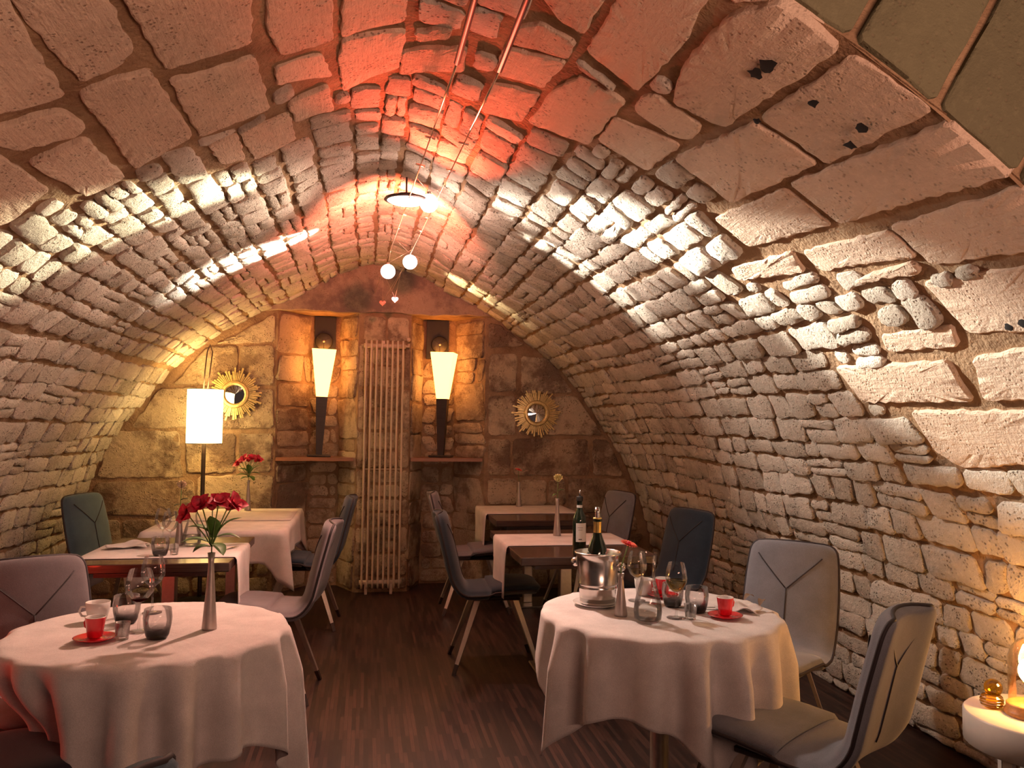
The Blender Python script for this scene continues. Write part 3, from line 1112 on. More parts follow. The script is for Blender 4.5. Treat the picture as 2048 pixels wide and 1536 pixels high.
def chair_proto(fab):
    t = thing('dining_chair', 'x', 'chair')
    seat = obj('seat', pad(0, .50, 0, .036), fab, t)
    back = obj('backrest', pad(.47, 1, 0, .034), fab, t)
    obj('back_shell', pad(0.0, 1, -.004, .026, nt=52, out=-1), fab, t)
    ez = lambda k: .02 + .98 * (.4 * k / 40 + .6 * math.sin(PI / 2 * k / 40))
    edge = [chair_pt(-1, ez(k), -.002) for k in range(41)] + [chair_pt(-1 + 2 * k / 8, 1, -.002) for k in range(1, 8)] + [chair_pt(1, ez(40 - k), -.002) for k in range(41)] + [chair_pt(1 - 2 * k / 8, .02, -.002) for k in range(1, 8)]
    obj('piping', tube(edge, .0065, 6, True), M_PIPE, t)
    s1 = tube([chair_pt(0, .60 + .24 * k / 6, .035) for k in range(7)], .0032, 5)
    s2 = [tube([chair_pt(sg * .62 * k / 6, .84 + .10 * k / 6, .0352 - .0010 * k) for k in range(7)], .0030, 5) for sg in (1, -1)]
    obj('seam', join(s1, *s2), M_PIPE, back)
    s3 = [tube([chair_pt(sg * (.02 + .70 * k / 6), .80 + .13 * k / 6, -.0315) for k in range(7)], .0028, 5) for sg in (1, -1)]
    obj('seam', join(tube([chair_pt(0, .60 + .2 * k / 6, -.0315) for k in range(7)], .0028, 5), *s3), M_PIPE, back)
    obj('under_frame', join(bbox(-.15, .15, -.14, .14, .405, .425, .004)), M_FOOT, t)
    for sx in (1, -1):
        for sy in (1, -1):
            a, b = Vector((sx * .13, sy * .11, .412)), Vector((sx * .205, sy * .235, .055))
            l = obj('leg', beam(a, b, .034, .016, .022, .013, (sy * .3, -sx, 0)), M_LEG, t, smooth=False)
            c = b + (b - a) * (.055 / .357)
            obj('foot', beam(b, c, .024, .015, .020, .013, (sy * .3, -sx, 0)), M_FOOT, l, smooth=False)
    return t
CH = {}
def chair(kind, x, y, face, label):
    fab = {'blue': M_BLUE, 'teal': M_TEAL, 'mauve': M_MAUVE, 'grey': M_GREY, 'dark': M_DARK}[kind]
    if kind in CH:
        t = copy_tree(CH[kind])
    else:
        t = CH[kind] = chair_proto(fab)
    t.location = (x, y, 0)
    t.rotation_euler = (0, 0, math.atan2(face[1], face[0]) - PI / 2)
    t['label'] = label
    t['group'] = 'upholstered dining chairs'
    return t
chair('mauve', -1.07, 3.16, (.55, -.83), 'mauve-grey chair behind the round table with the red flowers, Y seam showing')
chair('dark', -1.08, 2.52, (.75, .55), 'dark chair in shadow at near left of the red-flower round table, back lit red')
chair('teal', -.68, 1.31, (-1, .12), 'blue chair at the bottom frame edge, only the tip of its back showing')
chair('mauve', -.50, 4.62, (-1, .10), 'mauve chair in profile beside the aisle, pulled up to the table with the cream rose')
chair('teal', -1.66, 6.22, (.9, -.35), 'blue chair with lit back against the left vault wall, left of the floor lamp')
chair('blue', -.43, 6.12, (-1, .05), 'dark blue chair at the fully clothed square table, left of the radiator')
chair('blue', .79, 5.00, (1, -.04), 'dark blue chair in profile beside the aisle, right of the radiator')
chair('mauve', .86, 6.45, (1, -.02), 'dim mauve chair under the right wall shelf, at the table with the coral gerbera')
chair('grey', 1.72, 6.35, (-.95, -.30), 'grey chair in the far right corner, by the table with the coral gerbera')
chair('blue', 1.76, 4.93, (-.93, -.36), 'blue chair by the right wall, beside the table with the pale yellow rose')
chair('grey', 1.735, 3.35, (-.72, -.69), 'light grey chair facing forward beside the right round table, Y seam showing')
chair('grey', 1.39, 2.50, (-.57, .82), 'light grey chair seen from behind at the near side of the right round table')

# ------------------------------------------------------------------ round tables with square cloths
def round_table(x, y, label):
    t = thing('round_table', label, 'table', (x, y, 0))
    obj('tabletop', lathe([(0, .715), (.41, .715), (.425, .725), (.425, .738), (.41, .744), (0, .744)], 40), M_WENGE, t)
    obj('pedestal', lathe([(.035, .02), (.035, .715)], 16), M_STEEL, t)
    obj('base_plate', lathe([(0, .0), (.30, .0), (.305, .008), (.29, .018), (.06, .03), (0, .032)], 40), M_STEEL, t)
    return t
def cloth_round(x, y, r, half, rot, seed, label, nf=17, dent=None, off=(0, 0)):
    rn = random.Random(seed)
    ph = [rn.uniform(0, 6.28) for _ in range(4)]
    n, m = 288, 26
    V, F = [], []
    z0 = .7475
    rings = [0, .25, .5, .75, .92, 1.0]
    for q in rings:
        for i in range(n):
            a = 2 * PI * i / n
            V.append((q * (r - .012) * math.cos(a), q * (r - .012) * math.sin(a), z0 + rn.uniform(-.0006, .0006)))
    for k in range(1, m + 1):
        t = k / m
        for i in range(n):
            a = 2 * PI * i / n
            b = a - rot
            o1, o2 = off[0] * math.cos(rot) + off[1] * math.sin(rot), -off[0] * math.sin(rot) + off[1] * math.cos(rot)
            c1, c2 = math.cos(b), math.sin(b)
            hang = min((half + math.copysign(o1, o1 * c1)) / max(1e-4, abs(c1)), (half + math.copysign(o2, o2 * c2)) / max(1e-4, abs(c2))) - r
            L = hang * t
            # folds: sharper towards the hem, deeper towards the corners
            fold = math.sin(nf * a + ph[0] + .9 * math.sin(2 * a + ph[1])) + .45 * math.sin((nf + 6) * a + ph[2])
            fold = math.copysign(abs(fold) ** .8, fold)
            deep = min(1.0, hang / .35)
            amp = .033 * deep * min(1, (L / .16)) ** .8
            corner = math.cos(4 * b) * -1
            flare = (.014 + .012 * max(0, corner)) * (L / .3)
            rr = r + min(.014, L * .8) + flare + amp * fold
            if dent:
                ad = math.degrees(a)
                sm = lambda q: max(0, min(1, q)) ** 2 * (3 - 2 * max(0, min(1, q)))
                rr -= dent[2] * sm((ad - dent[0]) / 22) * sm((dent[1] - ad) / 22) * sm((L - .03) / .24)
            dz = max(0, L - .012) if L > .012 else L * .3
            V.append((rr * math.cos(a), rr * math.sin(a), z0 - dz - .004 * min(1, L / .03)))
    R = len(rings) + m
    for k in range(R - 1):
        for i in range(n):
            j = (i + 1) % n
            F.append((k * n + i, k * n + j, (k + 1) * n + j, (k + 1) * n + i)[::-1])
    o = obj('tablecloth', (V, F), M_LINEN, None, (x, y, 0))
    sd = o.modifiers.new('thickness', 'SOLIDIFY')
    sd.thickness = .0022
    sd.offset = 0
    return tag(o, label, 'tablecloth')
round_table(-.70, 2.955, 'round pedestal table under the white cloth with the red flowers')
cloth_round(-.70, 2.955,   .435, .722, math.radians(45 + 2), 3, 'white cloth over the round table with the red flowers', 17, (158, 262, .15), (0, -.03))
round_table(1.115, 3.01, 'round pedestal table under the white cloth with the ice bucket')
cloth_round(1.115, 3.01, .435, .652, math.radians(45 + 11), 11, 'white cloth over the round table with the ice bucket', 16, None, (.055, -.105))

# ------------------------------------------------------------------ square pedestal tables and runners
def dark_table(x0, x1, y0, y1, px, py, label, h=.745):
    t = thing('dining_table', label, 'table', ((x0 + x1) / 2, (y0 + y1) / 2, 0))
    cx, cy = (x0 + x1) / 2, (y0 + y1) / 2
    obj('tabletop', bbox(x0 - cx, x1 - cx, y0 - cy, y1 - cy, h - .045, h, .004), M_WENGE, t, smooth=False)
    obj('apron', box(x0 - cx + .10, x1 - cx - .10, y0 - cy + .12, y1 - cy - .12, h - .085, h - .045), M_WENGE, t, smooth=False)
    obj('pedestal', bbox(px - cx - .035, px - cx + .035, py - cy - .035, py - cy + .035, .012, h - .085, .004), M_STEEL, t, smooth=False)
    obj('base_plate', bbox(px - cx - .18, px - cx + .18, py - cy - .18, py - cy + .18, 0, .012, .003), M_STEEL, t, smooth=False)
    return t
T3 = dark_table(-1.42, -.655, 4.30, 5.25, -1.03, 4.75, 'dark wooden table set with the cream rose, beside the left wall')
T4 = dark_table(-1.36, -.50, 5.46, 6.85, -.93, 6.2, 'square table wholly hidden under the white cloth below the sunburst mirror by the floor lamp')
T5 = dark_table(.825, 1.585, 4.30, 5.42, 1.185, 4.80, 'dark glossy table with the wine bottle and the pale yellow rose')
T6 = dark_table(.95, 1.69, 5.95, 7.08, 1.32, 6.62, 'dark table against the end wall with the coral gerbera')

def runner(name, x0, x1, y0, y1, hl, hr, z, label, mt=None, cat='table runner', ny=10, wav=.004):
    """strip of linen lying along x, hanging hl / hr over its two ends"""
    path = []
    if hl > 0:
        path += [(x0 - .013, z - hl + hl * k / 6) for k in range(6)] + [(x0 - .011, z - .012), (x0 - .004, z - .001)]
    path += [(x0 + (x1 - x0) * k / 14, z + .002) for k in range(15)]
    if hr > 0:
        path += [(x1 + .004, z - .001), (x1 + .011, z - .012)] + [(x1 + .013, z - hr * k / 6) for k in range(1, 7)]
    V, F = [], []
    for i, (x, zz) in enumerate(path):
        for j in range(ny + 1):
            drop = max(0, z - zz)
            wv = (wav + .035 * drop) * math.sin(9 * j / ny + 2 * zz) * min(1, drop * 8)
            V.append((x + wv * (1 if x > (x0 + x1) / 2 else -1), y0 + (y1 - y0) * j / ny, zz))
    n = ny + 1
    for i in range(len(path) - 1):
        for j in range(ny):
            F.append((i * n + j, (i + 1) * n + j, (i + 1) * n + j + 1, i * n + j + 1))
    o = obj(name, (V, F), mt or M_RUNNER)
    sd = o.modifiers.new('thickness', 'SOLIDIFY')
    sd.thickness = .002
    sd.offset = 1
    return tag(o, label, cat)
runner('table_runner', .825, 1.585, 4.70, 5.20, .30, .25, .745, 'white runner across the dark table with the wine bottle, hanging over its end')
runner('table_runner', .95, 1.69, 6.38, 7.03, .28, .22, .745, 'white runner across the dark table against the end wall')
runner('table_runner', -1.42, -.655, 4.46, 4.96, .20, .42, .745, 'white runner across the table with the cream rose, hanging by the mauve chair')

def cloth_rect(x0, x1, y0, y1, z, hang, corner, label):
    """full cloth: top, four hanging sides, drooping corners"""
    cx, cy = (x0 + x1) / 2, (y0 + y1) / 2
    hx, hy = (x1 - x0) / 2 + .006, (y1 - y0) / 2 + .006
    pts = []
    N = 22
    for (ax, ay), (bx, by) in (((-1, -1), (1, -1)), ((1, -1), (1, 1)), ((1, 1), (-1, 1)), ((-1, 1), (-1, -1))):
        for k in range(N):
            t = k / N
            e = min(t, 1 - t) * 2          # 0 at the corners
            pts.append(((ax + (bx - ax) * t) * hx, (ay + (by - ay) * t) * hy, e))
    n = len(pts)
    V, F = [], []
    rn = random.Random(5)
    for q in (0, .5, .9, 1.0):
        for x, y, e in pts:
            V.append((x * q, y * q, z + .0025))
    M = 10
    for k in range(1, M + 1):
        t = k / M
        for i, (x, y, e) in enumerate(pts):
            ce = max(0, 1 - e * 3.2)
            h = hang + (corner - hang) * ce ** 1.3
            L = h * t
            out = .010 + .10 * ce * L + (.012 * math.sin(i * .9) + .008 * math.sin(i * .37 + 1)) * L / .2
            nx, ny = x / hx, y / hy
            s = max(abs(nx), abs(ny))
            dx = (1 if nx > 0 else -1) * (1 if abs(nx) > .98 else 0)
            dy = (1 if ny > 0 else -1) * (1 if abs(ny) > .98 else 0)
            V.append((x + dx * out, y + dy * out, z + .0025 - L))
    R = 4 + M
    for k in range(R - 1):
        for i in range(n):
            j = (i + 1) % n
            F.append((k * n + i, (k + 1) * n + i, (k + 1) * n + j, k * n + j))
    o = obj('tablecloth', (V, F), M_LINEN, None, (cx, cy, 0))
    sd = o.modifiers.new('thickness', 'SOLIDIFY')
    sd.thickness = .002
    sd.offset = 1
    return tag(o, label, 'tablecloth')
cloth_rect(-1.36, -.50, 5.46, 6.85, .7475, .20, .37, 'white cloth with drooping corners over the square table by the floor lamp')
runner('folded_overlay', -1.35, -.51, 6.0, 6.62, 0, 0, .7525, 'flat folded cream linen lying across the clothed table by the floor lamp', cat='linen')

# ------------------------------------------------------------------ table things
ZT = .7495   # cloth level on the round tables
ZR = .7495   # runner level
MESHES = {}
def shared(key, fn, mt, smooth=True):
    if key not in MESHES:
        g = fn()
        MESHES[key] = new_mesh(key, g[0], g[1], mt, smooth)
    return MESHES[key]

def tumbler(x, y, z, label, s=1.0):
    t = thing('tumbler', label, 'glass', (x, y, z), 0, 'smoky tumblers')
    t.scale = (s, s, s)
    link('bowl', shared('tumbler', lambda: lathe([(.0, .0), (.030, .0), (.036, .012), (.043, .045), (.0445, .065), (.041, .095), (.040, .096), (.0395, .095), (.043, .065), (.041, .045), (.034, .014), (0, .010)], 28), M_SMOKE), t)
    return t
def shot(x, y, z, label):
    t = thing('shot_glass', label, 'glass', (x, y, z), 0, 'small clear glasses')
    link('cup', shared('shot', lambda: lathe([(0, 0), (.019, 0), (.024, .055), (.0225, .055), (.018, .010), (0, .008)], 22), M_GLASS), t)
    return t
def wine_glass(x, y, z, label, kind, hgt=.21, wide=.040, fill=.35):
    t = thing('wine_glass', label, 'glass', (x, y, z), 0, 'stemmed wine glasses')
    s = hgt / .21
    bowl = [(.0, .098), (.012, .100), (.026, .112), (wide * .95, .135), (wide, .150), (wide * .92, .180), (wide * .72, .21)]
    sc = lambda P: [(r, q * s) for r, q in P]
    link('bowl', shared('bowl%s' % kind, lambda: lathe(sc(bowl), 26), M_GLASS), t)
    link('stem', shared('stem%s' % kind, lambda: lathe(sc([(.0045, .004), (.0035, .03), (.0035, .085), (.006, .098)]), 10), M_GLASS), t)
    link('foot', shared('gfoot%s' % kind, lambda: lathe([(0, .0), (.034, .0), (.035, .0015), (.012, .004), (0, .006)], 26), M_GLASS), t)
    if fill:
        top = .100 + fill * .08
        P = [(r * .95, q) for r, q in bowl if q <= top]
        rt = wide * .97 if top > .13 else .030
        link('wine', shared('fill%s' % kind, lambda: lathe(sc([(0, .099)] + P + [(rt * .93, top), (0, top)]), 24), M_WINE_R if kind.startswith('red') else M_WINE_W), t)
    return t
def espresso(x, y, z, label, rz=0.0):
    t = thing('espresso_cup', label, 'cup', (x, y, z + .012), rz, 'red espresso cups')
    link('body', shared('ecup', lambda: lathe([(0, 0), (.022, 0), (.0235, .004), (.0265, .030), (.031, .062)], 28), M_RED), t)
    link('lining', shared('elin', lambda: lathe([(.031, .062), (.0300, .0635), (.0285, .062), (.024, .030), (.021, .012), (0, .010)], 28), M_WHITEC), t)
    link('coffee', shared('ecof', lambda: lathe([(0, .016), (.0215, .016)], 20), M_COFFEE), t)
    link('handle', shared('ehan', lambda: tube([(.028, 0, .048), (.040, 0, .050), (.046, 0, .040), (.042, 0, .027), (.026, 0, .020)], .0035, 7), M_RED), t)
    return t
def saucer(x, y, z, label):
    o = link('saucer', shared('saucer', lambda: lathe([(0, 0), (.036, 0), (.040, .003), (.062, .011), (.064, .013), (.061, .0135), (.040, .0075), (.026, .006), (.024, .0085), (.0, .0085)], 36), M_RED), None, (x, y, z))
    return tag(o, label, 'saucer', 'red saucers')
def vase(x, y, z, label, h=.235, mt=None):
    o = link('bud_vase', shared('vase%.3f' % h, lambda: lathe([(0, 0), (.024, 0), (.0245, .006), (.017, h * .40), (.0115, h * .72), (.0095, h * .88), (.0125, h), (.011, h), (.008, h * .88), (.009, h * .7), (0, h * .69)], 24), mt or M_VASE), None, (x, y, z))
    return tag(o, label, 'vase', 'slim metal bud vases')

def leaf(p0, p1, w, curl=.2, n=7, up=(0, 0, 1)):
    p0, p1 = Vector(p0), Vector(p1)
    d = p1 - p0
    s = d.cross(Vector(up))
    if s.length < 1e-5:
        s = d.orthogonal()
    s.normalize()
    nn = s.cross(d).normalized()
    V, F = [], []
    for i in range(n + 1):
        t = i / n
        ww = w * math.sin(PI * min(1, t * .93 + .05)) ** .8 * (1 if i < n else .05)
        c = p0 + d * t + nn * curl * d.length * math.sin(PI * t) * .5
        V += [c - s * ww + nn * ww * .35, c, c + s * ww + nn * ww * .35]
    for i in range(n):
        a = 3 * i
        F += [(a, a + 1, a + 4, a + 3), (a + 1, a + 2, a + 5, a + 4)]
    return V, F
def bloom_geo(c, axis, r, seed):
    """alstroemeria head: six ragged petals in a funnel"""
    rn = random.Random(seed)
    c, ax = Vector(c), Vector(axis).normalized()
    a = ax.orthogonal().normalized()
    b = ax.cross(a)
    gs = []
    for ringi, (k0, op, ln) in enumerate(((0, .95, 1.0), (.5, .55, .92))):
        for k in range(4 if ringi == 0 else 3):
            an = 2 * PI * (k + k0) / (4 if ringi == 0 else 3) + rn.uniform(-.25, .25)
            out = a * math.cos(an) + b * math.sin(an)
            tip = c + (out * op + ax * (1.15 - op * .5)) * r * ln * rn.uniform(.85, 1.15)
            gs.append(leaf(c, tip, r * .46, .30, 6, ax))
    return join(*gs)
def alstroemeria(x, y, zb, label, s=1.0, seed=1):
    """stems standing in a bud vase whose lip is at zb; heads spread above"""
    t = thing('alstroemeria', label, 'flower', (x, y, zb))
    heads = [(-.072, .0, .118), (-.030, -.015, .150), (.018, -.005, .158), (.060, .010, .150), (-.005, .025, .140), (.040, .03, .14), (-.055, .025, .135)]
    base = Vector((0, 0, -.05 * s))
    for k, h in enumerate(heads):
        h = Vector(h) * s
        mid = Vector((h.x * .35, h.y * .3, h.z * .5))
        obj('stem', tube([base, (0, 0, .02 * s), mid, h], .0022 * s, 6), M_STEM, t)
        obj('bloom', bloom_geo(h, (h.x * 3, h.y * 3 - .15 * s, h.z * 1.2), 0.046 * s, seed * 10 + k), M_PETAL, t)
    for k, (p, q, wd) in enumerate((((0, 0, .03), (-.10, -.01, .035), .016), ((0, 0, .03), (.045, -.04, -.005), .018), ((0, 0, .05), (-.005, -.015, .125), .020), ((.01, 0, .05), (.095, .0, .045), .012), ((0, 0, .06), (-.085, .01, .085), .018), ((.02, 0, .07), (.095, .01, .115), .011), ((0, 0, .02), (-.055, -.03, .005), .017), ((0, .01, .02), (.03, .05, .01), .014))):
        obj('leaf', leaf(Vector(p) * s, Vector(q) * s, wd * s * 1.35, .25), M_LEAF, t)
    return t
def gerbera(x, y, zb, top, label, s=1.0):
    t = thing('gerbera', label, 'flower', (x, y, zb))
    top = Vector(top)
    obj('stem', tube([(0, 0, -.06), (0, 0, .02), top * .55 + Vector((-.004, 0, 0)), top], .0024, 6), M_STEM, t)
    ax = Vector((.25, -.25, 1)).normalized()
    a = ax.orthogonal().normalized(); b = ax.cross(a)
    pet = []
    for ring, (r, nn, up) in enumerate(((.036, 20, .10), (.028, 16, .30))):
        for k in range(nn):
            an = 2 * PI * (k + .5 * ring) / nn
            o_ = a * math.cos(an) + b * math.sin(an)
            pet.append(leaf(top + o_ * .005 * s, top + (o_ + ax * up) * r * s, .0046 * s, .1, 4, ax))
    obj('petals', join(*pet), M_CORAL, t)
    obj('flower_centre', ball(.009 * s, tuple(top + ax * .004), 10, 6), M_PETAL, t)
    return t
def rose(x, y, zb, h, label, mt, leafm, s=1.0, seed=0):
    t = thing('rose', label, 'flower', (x, y, zb))
    top = Vector((.004, 0, h))
    obj('stem', tube([(0, 0, -.06), (0, 0, .0), (.002, 0, h * .5), top], .0024, 6), M_STEM, t)
    rn = random.Random(seed)
    gs = []
    for ring, (r, up, w_) in enumerate(((.010, .042, .014), (.018, .040, .018), (.026, .032, .020))):
        for k in range(4 + ring):
            an = 2 * PI * k / (4 + ring) + ring + rn.uniform(-.2, .2)
            o_ = Vector((math.cos(an), math.sin(an), 0))
            gs.append(leaf(top + o_ * .003, top + (o_ * r + Vector((0, 0, up))) * s, w_ * s, -.5, 6, tuple(o_)))
    obj('petals', join(*gs), mt, t)
    obj('calyx', join(*[leaf(top, top + Vector((.016 * math.cos(q), .016 * math.sin(q), -.002 + .008)) * s, .005 * s, .1, 4) for q in (0, 1.3, 2.5, 3.8, 5)]), M_LEAF, t)
    obj('leaf', leaf((0, 0, h * .42), (.045, -.01, h * .50), .014, .2), leafm, t)
    obj('leaf', leaf((0, 0, h * .25), (-.035, -.01, h * .12), .012, .2), leafm, t)
    return t
def carafe(x, y, z, label, s=1.0, fill=.30):
    t = thing('carafe', label, 'carafe', (x, y, z), 0, 'glass water carafes')
    t.scale = (s, s, s)
    link('body', shared('carafe', lambda: lathe([(0, .002), (.036, .0), (.048, .012), (.051, .04), (.047, .075), (.037, .11), (.0275, .145), (.025, .165), (.027, .195), (.031, .235), (.0325, .245)], 32), M_GLASS), t)
    link('water', shared('carafe_water', lambda: lathe([(0, .006), (.034, .006), (.046, .014), (.049, .04), (.0475, .062), (0, .062)], 30), M_WATER), t)
    return t

# left round table
espresso(-.832, 2.825, ZT, 'red espresso cup on a saucer, left end of the left round table', 2.6)
saucer(-.832, 2.825, ZT, 'red saucer under the cup on the left round table')
shot(-.752, 2.828, ZT, 'small clear glass between red cup and smoky tumbler, left round table')
tumbler(-.80, 3.05, ZT, 'smoky tumbler behind the small clear glass, left round table')
tumbler(-.647, 2.83, ZT, 'nearest smoky tumbler, front centre of the left round table')
wine_glass(-.727, 2.925, ZT, 'wine glass with a last drop of rosé, nearer one on left round table', 'redA', .205, .046, .12)
wine_glass(-.752, 3.20, ZT, 'wine glass with red dregs, farther one on the left round table', 'redB', .205, .042, .22)
def mug(x, y, z, rz, label):
    t = thing('white_cup', label, 'cup', (x, y, z), rz, 'white porcelain cups')
    link('body', shared('mug', lambda: lathe([(0, 0), (.024, 0), (.030, .008), (.038, .040), (.040, .066), (.0385, .0665), (.037, .064), (.035, .040), (.027, .012), (0, .008)], 30), M_WHITEC), t)
    link('handle', shared('mugh', lambda: tube([(.037, 0, .052), (.052, 0, .052), (.058, 0, .038), (.050, 0, .022), (.033, 0, .018)], .004, 7), M_WHITEC), t)
    return t
mug(-.905, 3.095, ZT, 3.4, 'white porcelain cup with handle behind the red cup, left round table')
vase(-.505, 2.93, ZT, 'pewter bud vase with red alstroemeria on the left round table', .255)
alstroemeria(-.505, 2.93, ZT + .255, 'crimson alstroemeria with green leaves on the left round table', 1.0, 1)

# right round table: ice bucket and company
tag(obj('plate', lathe([(0, 0), (.06, 0), (.065, .003), (.095, .012), (.097, .014), (.064, .0065), (0, .006)], 40), M_WHITEC, None, (.905, 3.13, ZT)), 'white plate under the steel ice bucket', 'plate')
bk = thing('ice_bucket', 'steel ice bucket with ball handles on a white plate', 'ice bucket', (.905, 3.13, ZT + .008))
obj('body', lathe([(0, 0), (.066, 0), (.069, .004), (.074, .058), (.0755, .060), (.0755, .066), (.0745, .068), (.0755, .074), (.077, .076), (.077, .081), (.0755, .083), (.083, .168), (.0865, .190), (.091, .192), (.0925, .196), (.090, .200), (.086, .199), (.080, .170), (.070, .010), (0, .008)], 44), M_CHROME, bk)
for sg, an in ((1, -.75), (-1, -.75)):
    hx, hy = .100 * math.cos(an) * sg, .100 * math.sin(an) * sg
    h = obj('handle', ball(.018, (hx, hy, .150), 16, 10), M_CHROME, bk)
    obj('collar', tube([(hx * .80, hy * .80, .150), (hx * .95, hy * .95, .150)], .009, 12), M_CHROME, h)
bt = thing('champagne_bottle', 'dark bottle with gold foil neck and pourer standing in the ice bucket', 'bottle', (.905, 3.14, ZT + .018))
obj('body', lathe([(0, 0), (.038, 0), (.041, .008), (.041, .17), (.036, .205), (.022, .240), (.0155, .262), (.0150, .282)], 30), M_GREENG, bt)
obj('foil', lathe([(.0157, .262), (.0165, .300), (.0175, .302), (.0175, .318), (.0160, .320), (.0, .320)], 24), M_FOIL, bt)
obj('pourer', xf(lathe([(.011, 0), (.0105, .022), (.0100, .040), (.0, .030)], 18), Matrix.Translation((0, 0, .320))), M_CHROME, bt)
obj('neck_band', lathe([(.0182, .305), (.0185, .310), (.0182, .315)], 20), M_GREENG, bt)
vase(.94, 2.945, ZT, 'pewter bud vase beside the ice bucket, holding the coral gerbera', .155)
gerbera(.94, 2.945, ZT + .155, (.028, 0, .105), 'coral gerbera leaning over beside the ice bucket', 1.0)
carafe(1.008, 2.842, ZT, 'clear glass carafe with water at the front of the right round table')
wine_glass(1.085, 3.19, ZT, 'white wine glass behind the carafe, right round table', 'whiteA', .195, .040, .40)
wine_glass(1.133, 2.888, ZT, 'white wine glass between carafe and smoky tumbler, right round table', 'whiteB', .200, .040, .55)
espresso(1.315, 2.868, ZT, 'red espresso cup by the linen napkin, right round table', .4)
saucer(1.315, 2.868, ZT, 'red saucer by the linen napkin, right round table')
t = espresso(1.215, 3.245, ZT + .002, 'red espresso cup behind the wine glass at the back of the right round table', 2.8)
saucer(1.215, 3.245, ZT, 'red saucer at the back of the right round table, behind the wine glass')
tumbler(1.19, 3.07, ZT, 'dark smoky tumbler behind the front wine glass, right round table', .95)
tumbler(1.245, 2.965, ZT, 'smoky tumbler beside the red cup, right round table', 1.0)
shot(1.178, 2.862, ZT, 'small clear glass right of the front wine glass, right round table')
mug(1.150, 3.29, ZT, .3, 'white porcelain cup seen through the carafe, right round table')
# crumpled napkin, cutlery
def napkin(x, y, z, sx, sy, rz, hgt, seed, label, folds=9.0):
    rn = random.Random(seed)
    n, m = 16, 12
    V, F = [], []
    for i in range(n + 1):
        for j in range(m + 1):
            u, v = i / n - .5, j / m - .5
            e = 1 - max(abs(u), abs(v)) * 1.6
            hh = hgt * (max(0, .25 + .75 * e)) * (.55 + .45 * math.sin(folds * u + 5 * v + seed)) + .35 * hgt * max(0, math.sin(7 * v - 6 * u))
            V.append((u * sx + .012 * math.sin(6 * v), v * sy + .010 * math.sin(7 * u + 1), .002 + max(0, hh)))
    for i in range(n):
        for j in range(m):
            a = i * (m + 1) + j
            F.append((a, a + m + 1, a + m + 2, a + 1))
    o = obj('napkin', (V, F), M_RUNNER, None, (x, y, z), (0, 0, rz))
    sd = o.modifiers.new('thickness', 'SOLIDIFY')
    sd.thickness = .002
    sd.offset = 1
    return tag(o, label, 'napkin')
napkin(1.415, 2.965, ZT, .15, .11, -.5, .026, 2, 'crumpled beige linen napkin beside the red cup, right round table')
def fork(x, y, z, rz, label, ln=.19):
    t = thing('fork', label, 'cutlery', (x, y, z), rz, 'forks and knives')
    obj('handle', tube([(-ln / 2, 0, .003), (-.02, 0, .0035), (.03, 0, .005)], .0028, 6), M_CHROME, t)
    obj('tines', join(box(.03, .05, -.009, .009, .004, .0055), *[box(.05, .085, -.009 + k * .0052, -.0065 + k * .0052, .004, .0055) for k in range(4)]), M_CHROME, t, smooth=False)
    return t
def knife(x, y, z, rz, label):
    t = thing('knife', label, 'cutlery', (x, y, z), rz, 'forks and knives')
    obj('handle', bbox(-.10, .0, -.006, .006, .001, .007, .002), M_CHROME, t, smooth=False)
    obj('blade', leaf((0, 0, .004), (.11, 0, .004), .009, 0, 6), M_CHROME, t)
    return t
knife(1.285, 3.02, ZT, -.35, 'table knife lying between tumbler and napkin, right round table')
for k, (x, y, q) in enumerate(((1.445, 3.10, 2.2), (1.475, 3.045, .35), (1.49, 2.945, .8))):
    lf = leaf((0, 0, .004), (.055 * math.cos(q), .055 * math.sin(q), .012), .013, .5)
    tag(obj('dried_leaf', lf, plain('brown_leaf', (.20, .12, .07), .7) if k == 0 else bpy.data.materials['brown_leaf'], None, (x, y, ZT + (.018 if k else .002))),
        ('brown dried leaf at the far rim of the right round table, behind the napkin', 'brown dried leaf lying on the napkin edge behind the red cup', 'tan dried leaf lying on the near right tip of the napkin')[k], 'leaf', 'dried leaves')

# the table with the cream rose
tumbler(-1.035, 4.53, ZR, 'smoky tumbler at the runner edge on the cream-rose table')
shot(-.972, 4.56, ZR, 'small clear glass right of the tumbler on the cream-rose table')
wine_glass(-1.085, 4.80, ZR, 'empty wine glass left of its pair on the cream-rose table', 'clearA', .215, .044, 0)
wine_glass(-1.035, 4.74, ZR, 'empty wine glass right of its pair on the cream-rose table', 'clearB', .205, .042, 0)
carafe(-.945, 4.86, ZR, 'glass carafe half full, right of the cream rose', .98)
vase(-1.02, 4.90, ZR, 'dark slim bud vase holding the cream rose', .20)
rose(-1.02, 4.90, ZR + .20, .115, 'cream rose on a thin stem with a dark leaf, above the carafe', M_ROSEW, M_DARKLEAF, 1.1, 4)
napkin(-1.27, 4.84, ZR, .20, .16, .2, .030, 6, 'folded white napkin by the blue chair on the cream-rose table', 5.0)
knife(-.76, 4.85, ZR, .3, 'table knife at the right end of the cream-rose table')
fork(-.72, 4.72, ZR, 1.2, 'fork at the right end of the cream-rose table')

# clothed table by the lamp
vase(-.895, 6.70, .7545, 'bud vase with red flowers on the clothed table under the end wall', .235)
alstroemeria(-.895, 6.70, .7545 + .235, 'red alstroemeria on the clothed table by the end wall', 1.0, 7)
